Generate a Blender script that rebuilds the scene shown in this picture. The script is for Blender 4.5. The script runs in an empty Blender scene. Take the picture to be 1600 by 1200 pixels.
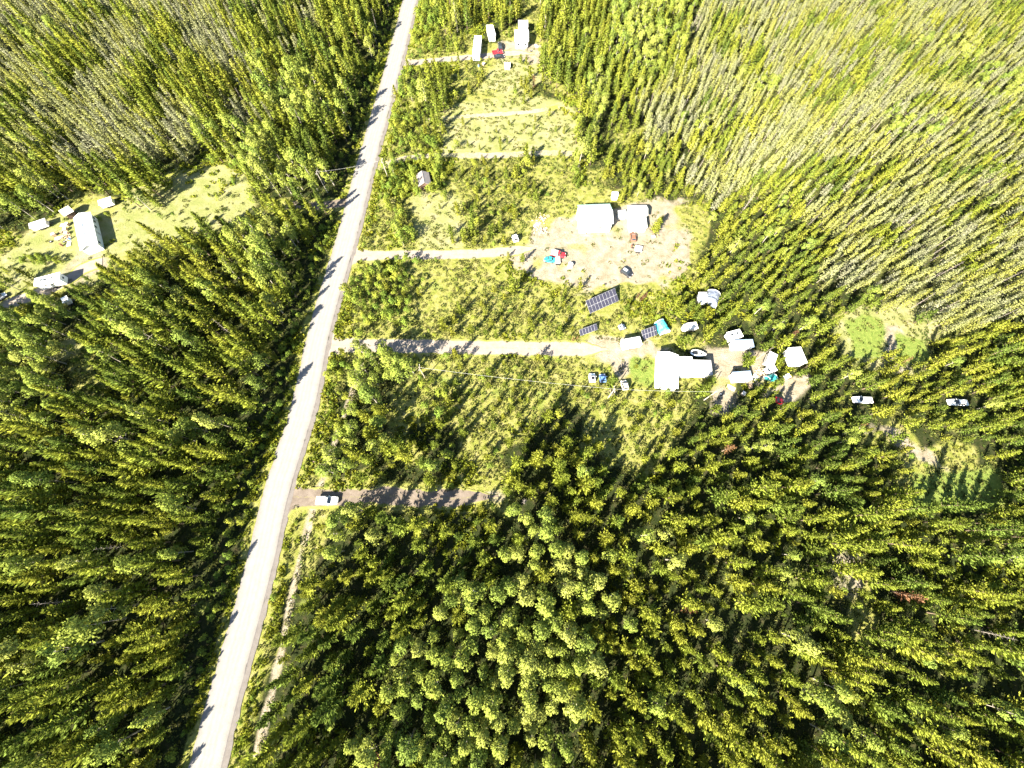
import bpy, math, random
import numpy as np
from mathutils import Vector, Matrix

# ------------------------------------------------------------------ camera, sky, sun
S = bpy.context.scene
C = S.collection
R = math.radians
CAM_H = 100.0
TILT = R(21.3)
FPX = 590.0                      # focal length in pixels of a 1600 px wide frame
cam_d = bpy.data.cameras.new('camera')
cam = bpy.data.objects.new('camera', cam_d)
C.objects.link(cam)
cam.location = (0, 0, CAM_H)
cam.rotation_euler = (TILT, 0, 0)
cam_d.sensor_width = 36
cam_d.lens = 36 * FPX / 1600
cam_d.clip_start = 1
cam_d.clip_end = 8000
S.camera = cam

SUN_EL, SUN_AZ = R(32.5), R(37)   # shadows fall towards azimuth SUN_AZ (from +Y towards +X)
w = bpy.data.worlds.new('World'); S.world = w; w.use_nodes = True
nt = w.node_tree
bg = nt.nodes['Background']
sky = nt.nodes.new('ShaderNodeTexSky'); sky.sky_type = 'NISHITA'
sky.sun_disc = False
sky.sun_elevation = SUN_EL
sky.sun_rotation = SUN_AZ + math.pi
sky.air_density = 1.0; sky.dust_density = 0.6; sky.ozone_density = 1.0
nt.links.new(sky.outputs[0], bg.inputs[0])
bg.inputs[1].default_value = 0.05
sl = bpy.data.lights.new('sun', 'SUN'); sun = bpy.data.objects.new('sun', sl); C.objects.link(sun)
sl.energy = 5.0; sl.angle = R(0.5); sl.color = (1.0, 0.92, 0.76)
d = Vector((math.sin(SUN_AZ) * math.cos(SUN_EL), math.cos(SUN_AZ) * math.cos(SUN_EL), -math.sin(SUN_EL)))
sun.rotation_euler = d.to_track_quat('-Z', 'Y').to_euler()
sun.location = (-200, -200, 300)
S.view_settings.view_transform = 'Standard'
S.view_settings.look = 'None'
S.view_settings.exposure = 2.9
S.view_settings.gamma = 1.0
S.view_settings.use_curve_mapping = False
S.cycles.max_bounces = 5
S.cycles.diffuse_bounces = 3
S.cycles.transmission_bounces = 3
S.cycles.caustics_reflective = False
S.cycles.caustics_refractive = False

rnd = random.Random(7)
rng = np.random.default_rng(11)

# ------------------------------------------------------------------ helpers
CT, ST = math.cos(TILT), math.sin(TILT)
def at(px, py, z=0.0):
    """the place on the level z that shows at pixel (px, py) of the 1600x1200 photograph"""
    u = (px - 800) / FPX; v = (600 - py) / FPX
    dx, dy, dz = u, ST + v * CT, -CT + v * ST
    t = (z - CAM_H) / dz
    return (dx * t, dy * t)
def to_px(x, y, z):
    zz = z - CAM_H
    depth = y * ST - zz * CT
    up = y * CT + zz * ST
    return 800 + FPX * x / depth, 600 - FPX * up / depth, depth

def vnoise(x, y, scale, seed=0):
    """smooth value noise, 0..1"""
    r = np.random.default_rng(1000 + seed).random((97, 97))
    x = np.asarray(x, float) / scale; y = np.asarray(y, float) / scale
    xi = np.floor(x).astype(int); yi = np.floor(y).astype(int)
    fx = x - xi; fy = y - yi
    fx = fx * fx * (3 - 2 * fx); fy = fy * fy * (3 - 2 * fy)
    a = r[xi % 97, yi % 97]; b = r[(xi + 1) % 97, yi % 97]
    c = r[xi % 97, (yi + 1) % 97]; e = r[(xi + 1) % 97, (yi + 1) % 97]
    return (a * (1 - fx) + b * fx) * (1 - fy) + (c * (1 - fx) + e * fx) * fy

def tag(o, label=None, cat=None, group=None, kind=None):
    if label: o['label'] = label
    if cat: o['category'] = cat
    if group: o['group'] = group
    if kind: o['kind'] = kind
    return o

def empty(name, label, cat, loc, rz=0, group=None):
    o = bpy.data.objects.new(name, None); C.objects.link(o)
    o.location = (loc[0], loc[1], loc[2] if len(loc) > 2 else 0.0)
    o.rotation_euler = (0, 0, rz); o.empty_display_size = .3
    return tag(o, label, cat, group)

def copy_tree(o, parent=None):
    c = o.copy(); C.objects.link(c)
    if parent is not None: c.parent = parent
    for ch in list(o.children): copy_tree(ch, c)
    return c

def mesh_np(name, V, F, mat=None, smooth=False):
    me = bpy.data.meshes.new(name)
    me.from_pydata(V.tolist() if hasattr(V, 'tolist') else V, [], F.tolist() if hasattr(F, 'tolist') else F)
    if mat: me.materials.append(mat)
    if smooth: me.polygons.foreach_set('use_smooth', [True] * len(me.polygons))
    me.update()
    return me

class MB:
    def __init__(s): s.v = []; s.f = []
    def add(s, vs, fs):
        o = len(s.v); s.v += [tuple(p) for p in vs]; s.f += [tuple(i + o for i in f) for f in fs]; return s
    def box(s, c, size, rz=0, ry=0, rx=0):
        hx, hy, hz = size[0] / 2, size[1] / 2, size[2] / 2
        m = Matrix.Rotation(rz, 3, 'Z') @ Matrix.Rotation(ry, 3, 'Y') @ Matrix.Rotation(rx, 3, 'X')
        vs = [m @ Vector((x * hx, y * hy, z * hz)) + Vector(c) for x in (-1, 1) for y in (-1, 1) for z in (-1, 1)]
        return s.add(vs, [(0, 1, 3, 2), (4, 6, 7, 5), (0, 4, 5, 1), (2, 3, 7, 6), (0, 2, 6, 4), (1, 5, 7, 3)])
    def cyl(s, a, b, r, r2=None, n=8):
        a, b = Vector(a), Vector(b); r2 = r if r2 is None else r2
        ax = (b - a).normalized(); q = ax.to_track_quat('Z', 'Y')
        vs = []
        for p, rr in ((a, r), (b, r2)):
            for i in range(n):
                t = 2 * math.pi * i / n
                vs.append(p + q @ Vector((rr * math.cos(t), rr * math.sin(t), 0)))
        fs = [(i, (i + 1) % n, n + (i + 1) % n, n + i) for i in range(n)] + [tuple(range(n - 1, -1, -1)), tuple(range(n, 2 * n))]
        return s.add(vs, fs)
    def loft(s, loops, cap=True):
        n = len(loops[0]); vs = [p for l in loops for p in l]; fs = []
        for k in range(len(loops) - 1):
            for i in range(n):
                j = (i + 1) % n
                fs.append((k * n + i, k * n + j, (k + 1) * n + j, (k + 1) * n + i))
        if cap:
            fs.append(tuple(range(n - 1, -1, -1))); fs.append(tuple((len(loops) - 1) * n + i for i in range(n)))
        return s.add(vs, fs)
    def build(s, name, mat, parent=None, smooth=False, bevel=0):
        me = mesh_np(name, s.v, s.f, mat, smooth)
        o = bpy.data.objects.new(name, me); C.objects.link(o)
        if parent is not None: o.parent = parent
        if bevel:
            m = o.modifiers.new('bevel', 'BEVEL'); m.width = bevel; m.segments = 2; m.limit_method = 'ANGLE'
        return o

# ------------------------------------------------------------------ materials
def newmat(name):
    m = bpy.data.materials.new(name); m.use_nodes = True
    nt = m.node_tree; nt.nodes.clear()
    out = nt.nodes.new('ShaderNodeOutputMaterial')
    return m, nt, out
def N(nt, t, **k):
    n = nt.nodes.new(t)
    for a, b in k.items(): setattr(n, a, b)
    return n
def col4(c): return (c[0], c[1], c[2], 1)

def paint(name, c, rough=.5, metal=0, var=.12, nscale=1.5, bump=0, c2=None, spec=.4):
    m, nt, out = newmat(name)
    b = N(nt, 'ShaderNodeBsdfPrincipled')
    tc = N(nt, 'ShaderNodeTexCoord')
    no = N(nt, 'ShaderNodeTexNoise'); no.inputs['Scale'].default_value = nscale; no.inputs['Detail'].default_value = 6
    nt.links.new(tc.outputs['Object'], no.inputs['Vector'])
    mx = N(nt, 'ShaderNodeMix', data_type='RGBA')
    c2 = c2 or tuple(x * (1 - var * 2) for x in c)
    mx.inputs[6].default_value = col4(c2); mx.inputs[7].default_value = col4(c)
    mr = N(nt, 'ShaderNodeMapRange'); mr.inputs[1].default_value = .3; mr.inputs[2].default_value = .6
    nt.links.new(no.outputs[0], mr.inputs[0]); nt.links.new(mr.outputs[0], mx.inputs[0])
    nt.links.new(mx.outputs[2], b.inputs['Base Color'])
    b.inputs['Roughness'].default_value = rough; b.inputs['Metallic'].default_value = metal
    b.inputs['Specular IOR Level'].default_value = spec
    if bump:
        bp = N(nt, 'ShaderNodeBump'); bp.inputs['Strength'].default_value = bump
        nt.links.new(no.outputs[0], bp.inputs['Height']); nt.links.new(bp.outputs[0], b.inputs['Normal'])
    nt.links.new(b.outputs[0], out.inputs[0])
    return m

def ribbed(name, c, axis='X', period=.4, rough=.45, metal=.0):
    """painted corrugated sheet"""
    m, nt, out = newmat(name)
    b = N(nt, 'ShaderNodeBsdfPrincipled'); tc = N(nt, 'ShaderNodeTexCoord')
    wv = N(nt, 'ShaderNodeTexWave'); wv.bands_direction = axis
    wv.inputs['Scale'].default_value = 1 / period / 3.14; wv.inputs['Distortion'].default_value = 0
    nt.links.new(tc.outputs['Object'], wv.inputs['Vector'])
    no = N(nt, 'ShaderNodeTexNoise'); no.inputs['Scale'].default_value = .8; no.inputs['Detail'].default_value = 7
    nt.links.new(tc.outputs['Object'], no.inputs['Vector'])
    mx = N(nt, 'ShaderNodeMix', data_type='RGBA')
    mx.inputs[6].default_value = col4(tuple(x * .7 for x in c)); mx.inputs[7].default_value = col4(c)
    nt.links.new(no.outputs[0], mx.inputs[0])
    nt.links.new(mx.outputs[2], b.inputs['Base Color'])
    bp = N(nt, 'ShaderNodeBump'); bp.inputs['Strength'].default_value = .4; bp.inputs['Distance'].default_value = .05
    nt.links.new(wv.outputs[0], bp.inputs['Height']); nt.links.new(bp.outputs[0], b.inputs['Normal'])
    b.inputs['Roughness'].default_value = rough; b.inputs['Metallic'].default_value = metal
    nt.links.new(b.outputs[0], out.inputs[0])
    return m

def leafmat(name, ca, cb, cc, trans=.3, patch=18.0, amount=.5):
    """foliage: colour varies tree by tree, in patches of the forest and from spray to spray"""
    m, nt, out = newmat(name)
    oi = N(nt, 'ShaderNodeObjectInfo'); geo = N(nt, 'ShaderNodeNewGeometry')
    sc = N(nt, 'ShaderNodeVectorMath', operation='SCALE'); sc.inputs[3].default_value = 1 / patch
    nt.links.new(geo.outputs['Position'], sc.inputs[0])
    no = N(nt, 'ShaderNodeTexNoise'); no.inputs['Scale'].default_value = 1; no.inputs['Detail'].default_value = 3
    nt.links.new(sc.outputs[0], no.inputs['Vector'])
    add = N(nt, 'ShaderNodeMath', operation='MULTIPLY_ADD')
    nt.links.new(oi.outputs['Random'], add.inputs[0]); add.inputs[1].default_value = .9; 
    ns = N(nt, 'ShaderNodeMath', operation='MULTIPLY_ADD'); ns.inputs[1].default_value = 2.2; ns.inputs[2].default_value = -1.05
    nt.links.new(no.outputs[0], ns.inputs[0]); nt.links.new(ns.outputs[0], add.inputs[2])
    cr = N(nt, 'ShaderNodeValToRGB')
    cr.color_ramp.elements[0].position = 0.0; cr.color_ramp.elements[0].color = col4(ca)
    cr.color_ramp.elements[1].position = 1.0; cr.color_ramp.elements[1].color = col4(cc)
    e = cr.color_ramp.elements.new(.5); e.color = col4(cb)
    nt.links.new(add.outputs[0], cr.inputs[0])
    rl = N(nt, 'ShaderNodeMapRange'); rl.inputs[3].default_value = 1 - amount; rl.inputs[4].default_value = 1 + amount * .8
    nt.links.new(geo.outputs['Random Per Island'], rl.inputs[0])
    mul = N(nt, 'ShaderNodeVectorMath', operation='SCALE')
    nt.links.new(cr.outputs[0], mul.inputs[0]); nt.links.new(rl.outputs[0], mul.inputs[3])
    df = N(nt, 'ShaderNodeBsdfDiffuse'); tr = N(nt, 'ShaderNodeBsdfTranslucent')
    nt.links.new(mul.outputs[0], df.inputs[0]); nt.links.new(mul.outputs[0], tr.inputs[0])
    mx = N(nt, 'ShaderNodeMixShader'); mx.inputs[0].default_value = trans
    nt.links.new(df.outputs[0], mx.inputs[1]); nt.links.new(tr.outputs[0], mx.inputs[2])
    nt.links.new(mx.outputs[0], out.inputs[0])
    return m

M = {}
M['pine'] = leafmat('pine_needles', (.095, .135, .026), (.175, .205, .028), (.215, .228, .032), amount=.22, trans=.2)
M['young'] = leafmat('young_pine_needles', (.11, .15, .026), (.16, .185, .028), (.20, .205, .03), amount=.22, trans=.2)
M['spruce'] = leafmat('spruce_needles', (.22, .225, .14), (.235, .25, .10), (.25, .255, .055), patch=12, amount=.35, trans=.2)
M['aspen'] = leafmat('aspen_leaves', (.125, .17, .034), (.18, .215, .038), (.225, .245, .055), patch=12, amount=.3, trans=.2)
M['shrub'] = leafmat('shrub_leaves', (.10, .15, .025), (.155, .195, .03), (.195, .21, .03), patch=9, amount=.25, trans=.25)
M['weed'] = leafmat('yellow_weeds', (.12, .16, .022), (.165, .19, .022), (.21, .215, .024), patch=4)
M['tuft'] = leafmat('meadow_tufts', (.07, .10, .025), (.12, .135, .035), (.16, .16, .05), patch=8)
M['rust'] = leafmat('rust_red_needles', (.11, .055, .03), (.15, .08, .04), (.17, .11, .045), trans=.1)
M['bark'] = paint('grey_brown_bark', (.14, .10, .07), .9, nscale=6)
M['palebark'] = paint('pale_bark', (.30, .27, .22), .9, nscale=5)
M['greybark'] = paint('grey_bark', (.16, .14, .11), .9, nscale=5)
M['snag'] = paint('weathered_dead_wood', (.22, .19, .165), .9, nscale=5)
M['white'] = paint('white_painted_steel', (.80, .80, .78), .4, var=.04)
M['offwhite'] = paint('weathered_white_panel', (.62, .60, .56), .6, var=.1)
M['glass'] = paint('dark_window_glass', (.02, .025, .03), .08, var=.05, spec=.8)
M['tyre'] = paint('black_rubber', (.02, .02, .02), .8)
M['roofwhite'] = ribbed('white_metal_roofing', (.78, .80, .78), 'X')
M['roofmint'] = ribbed('mint_metal_roofing', (.30, .46, .38), 'X')
M['roofblue'] = ribbed('pale_blue_metal_roofing', (.20, .27, .38), 'X')
M['roofgrey'] = ribbed('grey_brown_roofing', (.22, .19, .18), 'Y')
M['porch'] = ribbed('pale_grey_porch_roofing', (.26, .25, .255), 'X')
M['wood'] = paint('weathered_timber', (.28, .20, .13), .8, nscale=4)
M['darkwood'] = paint('dark_brown_boards', (.10, .06, .045), .8, nscale=4)
M['cyan'] = paint('turquoise_tarp', (.03, .42, .50), .5, var=.15, c2=(.10, .55, .62))
M['teal'] = paint('teal_tarp', (.02, .22, .20), .6)
M['greytarp'] = paint('dark_grey_tarp', (.07, .085, .12), .4, c2=(.18, .2, .25), nscale=2.5)
M['red'] = paint('red_paint', (.38, .02, .03), .35)
M['black'] = paint('black_paint', (.015, .016, .02), .3, spec=.6)
M['silver'] = paint('silver_paint', (.42, .44, .47), .35, metal=.3)
M['tealcar'] = paint('turquoise_paint', (.02, .28, .36), .3)
M['blue'] = paint('blue_paint', (.10, .20, .42), .35)
M['beige'] = paint('beige_paint', (.45, .40, .33), .5)
M['chrome'] = paint('lamp_glass', (.75, .75, .72), .2)
M['panel'] = paint('dark_solar_cells', (.03, .03, .045), .2, spec=.5)
M['panelframe'] = paint('aluminium_frame', (.32, .32, .34), .5)
M['rust_iron'] = paint('rusted_steel', (.16, .07, .04), .8)
M['firewood'] = paint('split_firewood', (.40, .30, .19), .85, nscale=3)
M['wire'] = paint('grey_cable', (.35, .35, .33), .5)

# ------------------------------------------------------------------ what grows where (50 px cells of the photograph)
MAP = """TTTTTTTTTTPPPBPPSPPMMMTTTTTTTTTT
TTTTTTTTTPPPSBYS.PPMMTTTTTTTTTTT
TTTTTTTTMMPSBPY.YMMMTTTTTTTTTTTT
TTTTTTTTMMMSBP..YYMMTTTTTTTTTTTT
TTTTTTMMMMMSBBYYYYMYTTTTTTTTTTTT
PPPPP..BMMPSBBYYYSYPPPTTTTTTTTTT
PP......MMPSBSYYS..SS.PPPTTTTTTT
SS...PPPMPSSB.YY......PPPPTTTTTT
...SPPPPMPSBBSS.S....SPPPPTTTTTT
AAPPPPPPPSSBBSYYYYSYYPPPPPPPTTTT
AASPPPPPPSSBSSYYYYS.SPPPPP...PPP
AASPPPPPPSBAAYYSYSSS..SPPPPPPPPP
AAPPPPPPPSBASBYYYYYYYYPPPPPPPPPP
PPPPPPPPSSBASPYYYPS.YPPPPPPYSPPP
PPPPPPPPSBAPPPYYPPPSPPPPPPPPSSSP
PPPPPPPPSBSSSSSYPPPPPPPPPPPPS..P
PPPPPPPSSSYPPPPPAPPPPPPPPPPPPPPP
PPPPPPPSSSYPPPPPAAPPPPPPPPPPPPPP
PPPPPPPSSYMPPPAAAMPPPPPPPPSPPPPP
PPPPPPPSSYMPPAAAAAMPPPPPPPSPPPPP
PPPPPPSSSYMPAAAAAAMPPPPPPPPPPPPP
PPPPPPSSYMPPAAAAAAMPPPPPPPPPPPPP
PPPPPSSSYMPPMAAAAMPPPPPPPPPPPPPP
PPPPPSSYMMPMAAAAAMPPPPPPPPPPPPPP""".split('\n')
assert len(MAP) == 24 and all(len(r) == 32 for r in MAP)
CODES = 'TPMAYBS.'
G = np.array([[CODES.index(c) for c in r] for r in MAP])
for r_ in range(16, 24):                 # young growth comes right up to the verge below the pickup
    for k_ in range(31):
        if G[r_, k_] == 6 and G[r_, k_ + 1] == 4:
            G[r_, k_] = 4; G[r_, k_ + 1] = 2
            break
def cell(px, py):
    j = np.clip(np.floor(px / 50).astype(int), 0, 31); i = np.clip(np.floor(py / 50).astype(int), 0, 23)
    return G[i, j]

# ------------------------------------------------------------------ roads, paths and clearings (ground polylines)
def line(pts): return np.array([at(*p) for p in pts])
ROAD_L = [(270, 1300), (294, 1200), (311, 1130), (325, 1080), (382, 880), (394, 820), (413, 760), (453, 640), (465, 580), (476, 520), (528, 360), (544, 300), (561, 240), (594, 120), (613, 60), (629, 0), (646, -60), (672, -160)]
ROAD_R = [(330, 1300), (354, 1200), (371, 1130), (384, 1080), (438, 880), (450, 820), (460, 760), (498, 640), (511, 580), (522, 520), (566, 360), (579, 300), (594, 240), (629, 120), (641, 60), (655, 0), (667, -60), (688, -160)]
RL, RR = line(ROAD_L), line(ROAD_R)
ROADC = (RL + RR) / 2
DRIVES = {   # name: (pixels, half width m)
    'top_driveway': ([(630, 99), (660, 97), (700, 92), (760, 88), (800, 82), (835, 84)], 1.9),
    'upper_track': ([(660, 188), (700, 184), (740, 181), (800, 177), (835, 174), (872, 168)], 1.2),
    'shed_track': ([(598, 262), (622, 250), (650, 245), (700, 243), (780, 243), (860, 238), (915, 241)], 1.5),
    'barn_driveway': ([(552, 400), (600, 399), (650, 398), (700, 398), (760, 396), (800, 392), (842, 387)], 1.9),
    'house_driveway': ([(516, 540), (560, 540), (650, 541), (730, 543), (800, 544), (860, 545), (900, 546), (950, 546)], 2.5),
    'truck_driveway': ([(455, 778), (490, 778), (530, 778), (560, 776), (600, 773), (640, 779), (700, 779), (740, 777), (778, 775)], 2.0),
    'meadow_track': ([(552, 312), (520, 320), (495, 322), (465, 320), (430, 322)], 1.8),
    'cabin_driveway': ([(160, 410), (130, 418), (110, 436), (70, 455), (30, 470), (-20, 482)], 2.2),
}
DITCH = [(560, 560), (546, 610), (521, 680), (501, 740), (488, 780), (471, 840), (447, 940), (428, 1040), (403, 1140), (388, 1200), (365, 1290)]
DITCH2 = [(672, 20), (655, 90), (640, 150), (622, 225), (605, 300), (585, 375)]
UTIL = [(1182, 443), (1240, 441), (1310, 440)]
dl = {k: (line(p), h) for k, (p, h) in DRIVES.items()}
def seg_dist(x, y, P):
    x = np.asarray(x, float); y = np.asarray(y, float)
    best = np.full(x.shape, 1e9)
    for a, b in zip(P[:-1], P[1:]):
        d = b - a; L = (d ** 2).sum()
        t = np.clip(((x - a[0]) * d[0] + (y - a[1]) * d[1]) / L, 0, 1)
        best = np.minimum(best, np.hypot(x - a[0] - t * d[0], y - a[1] - t * d[1]))
    return best
def in_poly(x, y, P):
    x = np.asarray(x, float); y = np.asarray(y, float)
    r = np.zeros(x.shape, bool); n = len(P)
    for i in range(n):
        x0, y0 = P[i]; x1, y1 = P[(i + 1) % n]
        c = ((y0 > y) != (y1 > y)) & (x < (x1 - x0) * (y - y0) / (y1 - y0 + 1e-12) + x0)
        r ^= c
    return r
def poly_soft(x, y, P, soft):
    dd = seg_dist(x, y, np.vstack([P, P[:1]])); ins = in_poly(x, y, P)
    return np.clip(.5 + np.where(ins, dd, -dd) / soft, 0, 1)
DIRT = [line(p) for p in (
    [(838, 345), (905, 332), (962, 322), (1010, 316), (1058, 314), (1068, 350), (1080, 395), (1066, 430), (1010, 446), (930, 447), (860, 444), (800, 410), (790, 396), (835, 385)],
    [(925, 528), (985, 536), (1045, 542), (1045, 562), (988, 566), (984, 602), (958, 606), (950, 572), (905, 556)],
    [(1100, 545), (1142, 540), (1200, 560), (1190, 590), (1150, 600), (1148, 650), (1118, 650), (1112, 600)],
    [(1212, 590), (1262, 592), (1272, 618), (1240, 636), (1215, 625)],
    [(768, 62), (800, 66), (838, 66), (848, 100), (800, 92), (766, 90)],
    [(120, 392), (150, 395), (160, 415), (120, 440), (100, 452), (80, 440), (108, 420)],
    [(1318, 882), (1338, 885), (1342, 915), (1328, 915)],
    [(1365, 664), (1388, 662), (1436, 700), (1488, 733), (1482, 740), (1420, 712)],
    [(1378, 520), (1400, 510), (1408, 580), (1392, 585)],
)]
LUSH = [line(p) for p in ([(1318, 500), (1375, 500), (1382, 530), (1378, 560), (1330, 562)], [(1405, 530), (1445, 530), (1450, 560), (1408, 562)],
    [(1430, 740), (1560, 735), (1575, 800), (1430, 800)], [(985, 560), (1030, 558), (1035, 605), (985, 600)])]
PALE = [line(p) for p in ([(170, 330), (215, 292), (300, 272), (345, 255), (392, 280), (400, 325), (340, 362), (250, 388), (170, 398)],
    [(0, 410), (60, 350), (160, 305), (172, 330), (160, 400), (150, 440), (100, 455), (0, 490)],
    [(690, 165), (840, 150), (900, 165), (910, 240), (690, 240)], [(640, 300), (720, 300), (725, 392), (650, 395)],
    [(1300, 505), (1335, 482), (1440, 468), (1500, 500), (1455, 540), (1445, 575), (1385, 588), (1320, 560)],
    [(780, 90), (850, 95), (860, 125), (800, 150), (745, 140)], [(80, 560), (110, 522), (130, 540), (115, 562)])]

# ------------------------------------------------------------------ ground sheet
def axis(lo, hi, step, far):
    a = list(np.arange(lo, hi + .01, step))
    s = step; x = a[-1]; post = []
    while x < far: s *= 1.6; x += s; post.append(x)
    s = step; x = a[0]; pre = []
    while x > -far: s *= 1.6; x -= s; pre.append(x)
    return np.array(pre[::-1] + a + post)
XS, YS = axis(-262, 262, 1.3, 3000), axis(-52, 262, 1.3, 3000)
gx, gy = np.meshgrid(XS, YS)
fx, fy = gx.ravel(), gy.ravel()
def height(x, y):
    x = np.asarray(x, float); y = np.asarray(y, float)
    d1 = seg_dist(x, y, line(DITCH)); d2 = seg_dist(x, y, line(DITCH2))
    z = -.4 * np.exp(-(d1 / .8) ** 2) - .5 * np.exp(-(d2 / 1.0) ** 2)
    # ditch on the forest side of the road
    d3 = seg_dist(x, y, RL - np.array([3.6, 0]))
    z = z - .7 * np.exp(-(d3 / 1.1) ** 2)
    calm = np.ones_like(x)
    for P, h in dl.values():
        calm = np.minimum(calm, np.clip((seg_dist(x, y, P) - h - .5) / 2, 0, 1))
    calm = np.minimum(calm, np.clip((seg_dist(x, y, ROADC) - 4.2) / 1.2, 0, 1))
    z = z * calm
    z = z - .06 + .06 * calm
    return z
fz = height(fx, fy)
near = (fx > -262) & (fx < 262) & (fy > -52) & (fy < 262)
noise_z = (vnoise(fx, fy, 2.3, 1) - .5) * .12 * (np.abs(fz) < .03) * np.where(seg_dist(fx, fy, ROADC) > 6, 1, 0)
fz = fz - np.abs(noise_z)
nx, ny = len(XS), len(YS)
idx = np.arange(nx * ny).reshape(ny, nx)
F = np.stack([idx[:-1, :-1], idx[:-1, 1:], idx[1:, 1:], idx[1:, :-1]], -1).reshape(-1, 4)
gm = mesh_np('ground', np.stack([fx, fy, fz], 1), F, smooth=True)
ground = bpy.data.objects.new('ground', gm); C.objects.link(ground)
tag(ground, 'flat forest floor and meadow ground under the whole scene', kind='structure')
px, py, dp = to_px(fx, fy, 0.0)
behind = dp < 20
outer = (fx < -300) | (fx > 300) | (fy > 300) | (fy < -90)
px = np.where(behind, 800, px); py = np.where(behind, 1100, py)
jx = px + (vnoise(fx, fy, 9, 2) - .5) * 60; jy = py + (vnoise(fx, fy, 9, 3) - .5) * 60
cc = cell(jx, jy)
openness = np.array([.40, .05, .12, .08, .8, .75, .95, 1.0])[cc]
o2 = openness.reshape(ny, nx).copy()
for _ in range(2):
    o2[1:-1, 1:-1] = (o2[1:-1, 1:-1] * 2 + o2[:-2, 1:-1] + o2[2:, 1:-1] + o2[1:-1, :-2] + o2[1:-1, 2:]) / 6
openness = o2.ravel()
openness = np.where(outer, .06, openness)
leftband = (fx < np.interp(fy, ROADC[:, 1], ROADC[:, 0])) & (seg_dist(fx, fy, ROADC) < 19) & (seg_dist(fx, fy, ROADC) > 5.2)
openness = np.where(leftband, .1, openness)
wob = (vnoise(fx, fy, 4, 4) - .5) + .7 * (vnoise(fx, fy, 9, 5) - .5)
dirt = np.zeros_like(fx)
for P in DIRT: dirt = np.maximum(dirt, np.clip(poly_soft(fx, fy, P, 5.0) + wob * 1.1, 0, 1) * (poly_soft(fx, fy, P, 8) > 0))
for P, h in dl.values(): dirt = np.maximum(dirt, np.clip(.6 - (seg_dist(fx, fy, P) - h) / 1.2 + wob, 0, 1) * .6)
dirt = np.maximum(dirt, np.clip(1.2 - seg_dist(fx - .9, fy, line(DITCH)) / 1.3 + wob * .5, 0, 1) * .9)
dirt = np.maximum(dirt, np.clip(1.0 - seg_dist(fx, fy, line(UTIL)) / 1.3 + wob, 0, 1) * .6)
lush = np.zeros_like(fx); pale = np.zeros_like(fx)
for P in LUSH: lush = np.maximum(lush, np.clip(poly_soft(fx, fy, P, 4.0) * 1.1 + wob * .8, 0, .85))
for P in PALE: pale = np.maximum(pale, np.clip(poly_soft(fx, fy, P, 8.0) + wob * .4, 0, 1))
openness = np.maximum(openness, np.maximum(lush, pale))
sd_ = np.where(fx < np.interp(fy, ROADC[:, 1], ROADC[:, 0]), -1, 1)
verge = np.where(sd_ > 0, np.clip(1.4 - np.abs(seg_dist(fx, fy, ROADC) - 5.6) / 2.4, 0, 1), np.clip(1.4 - np.abs(seg_dist(fx, fy, ROADC) - 4.6) / 1.2, 0, 1))
openness = np.maximum(openness, verge * .9)
for P in PALE[:2]: lush = np.maximum(lush, .42 * np.clip(poly_soft(fx, fy, P, 8.0) + wob * .4, 0, 1))
for P, h in dl.values(): openness = np.maximum(openness, np.clip(1.3 - (seg_dist(fx, fy, P) - h) / 2.2, 0, 1) * .95)
at1 = gm.attributes.new('zone', 'FLOAT_COLOR', 'POINT')
at1.data.foreach_set('color', np.stack([openness, dirt, lush, pale], 1).astype(np.float32).ravel())
m, nt, out = newmat('ground_cover_soil_and_grass')
b = N(nt, 'ShaderNodeBsdfDiffuse')
va = N(nt, 'ShaderNodeAttribute', attribute_name='zone')
sp = N(nt, 'ShaderNodeSeparateColor'); nt.links.new(va.outputs['Color'], sp.inputs[0])
geo = N(nt, 'ShaderNodeNewGeometry')
def noise(scale, detail=5, rough=.6):
    n = N(nt, 'ShaderNodeTexNoise'); n.inputs['Scale'].default_value = scale; n.inputs['Detail'].default_value = detail
    n.inputs['Roughness'].default_value = rough
    nt.links.new(geo.outputs['Position'], n.inputs['Vector']); return n.outputs[0]
def ramp(fac, *stops):
    c = N(nt, 'ShaderNodeValToRGB'); e = c.color_ramp.elements
    e[0].position, e[0].color = stops[0][0], col4(stops[0][1]); e[1].position, e[1].color = stops[-1][0], col4(stops[-1][1])
    for p, k in stops[1:-1]:
        q = e.new(p); q.color = col4(k)
    nt.links.new(fac, c.inputs[0]); return c.outputs[0]
def mixc(f, a, b_):
    x = N(nt, 'ShaderNodeMix', data_type='RGBA'); nt.links.new(f, x.inputs[0]); nt.links.new(a, x.inputs[6]); nt.links.new(b_, x.inputs[7]); return x.outputs[2]
def edge(f, n, lo=.35, hi=.65, k=.5):
    a = N(nt, 'ShaderNodeMath', operation='MULTIPLY_ADD'); nt.links.new(n, a.inputs[0]); a.inputs[1].default_value = k
    s_ = N(nt, 'ShaderNodeMath', operation='ADD'); nt.links.new(f, s_.inputs[0]); s_.inputs[1].default_value = -k / 2
    nt.links.new(s_.outputs[0], a.inputs[2])
    r = N(nt, 'ShaderNodeMapRange'); r.inputs[1].default_value = lo; r.inputs[2].default_value = hi; nt.links.new(a.outputs[0], r.inputs[0])
    return r.outputs[0]
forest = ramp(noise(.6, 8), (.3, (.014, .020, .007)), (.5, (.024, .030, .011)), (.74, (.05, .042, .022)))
grass = ramp(noise(.45, 9, .75), (.3, (.09, .115, .02)), (.43, (.145, .156, .032)), (.56, (.195, .185, .06)), (.72, (.235, .205, .11)))
soil = ramp(noise(.35, 9, .7), (.3, (.135, .125, .075)), (.44, (.19, .162, .115)), (.68, (.28, .24, .195)))
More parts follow.
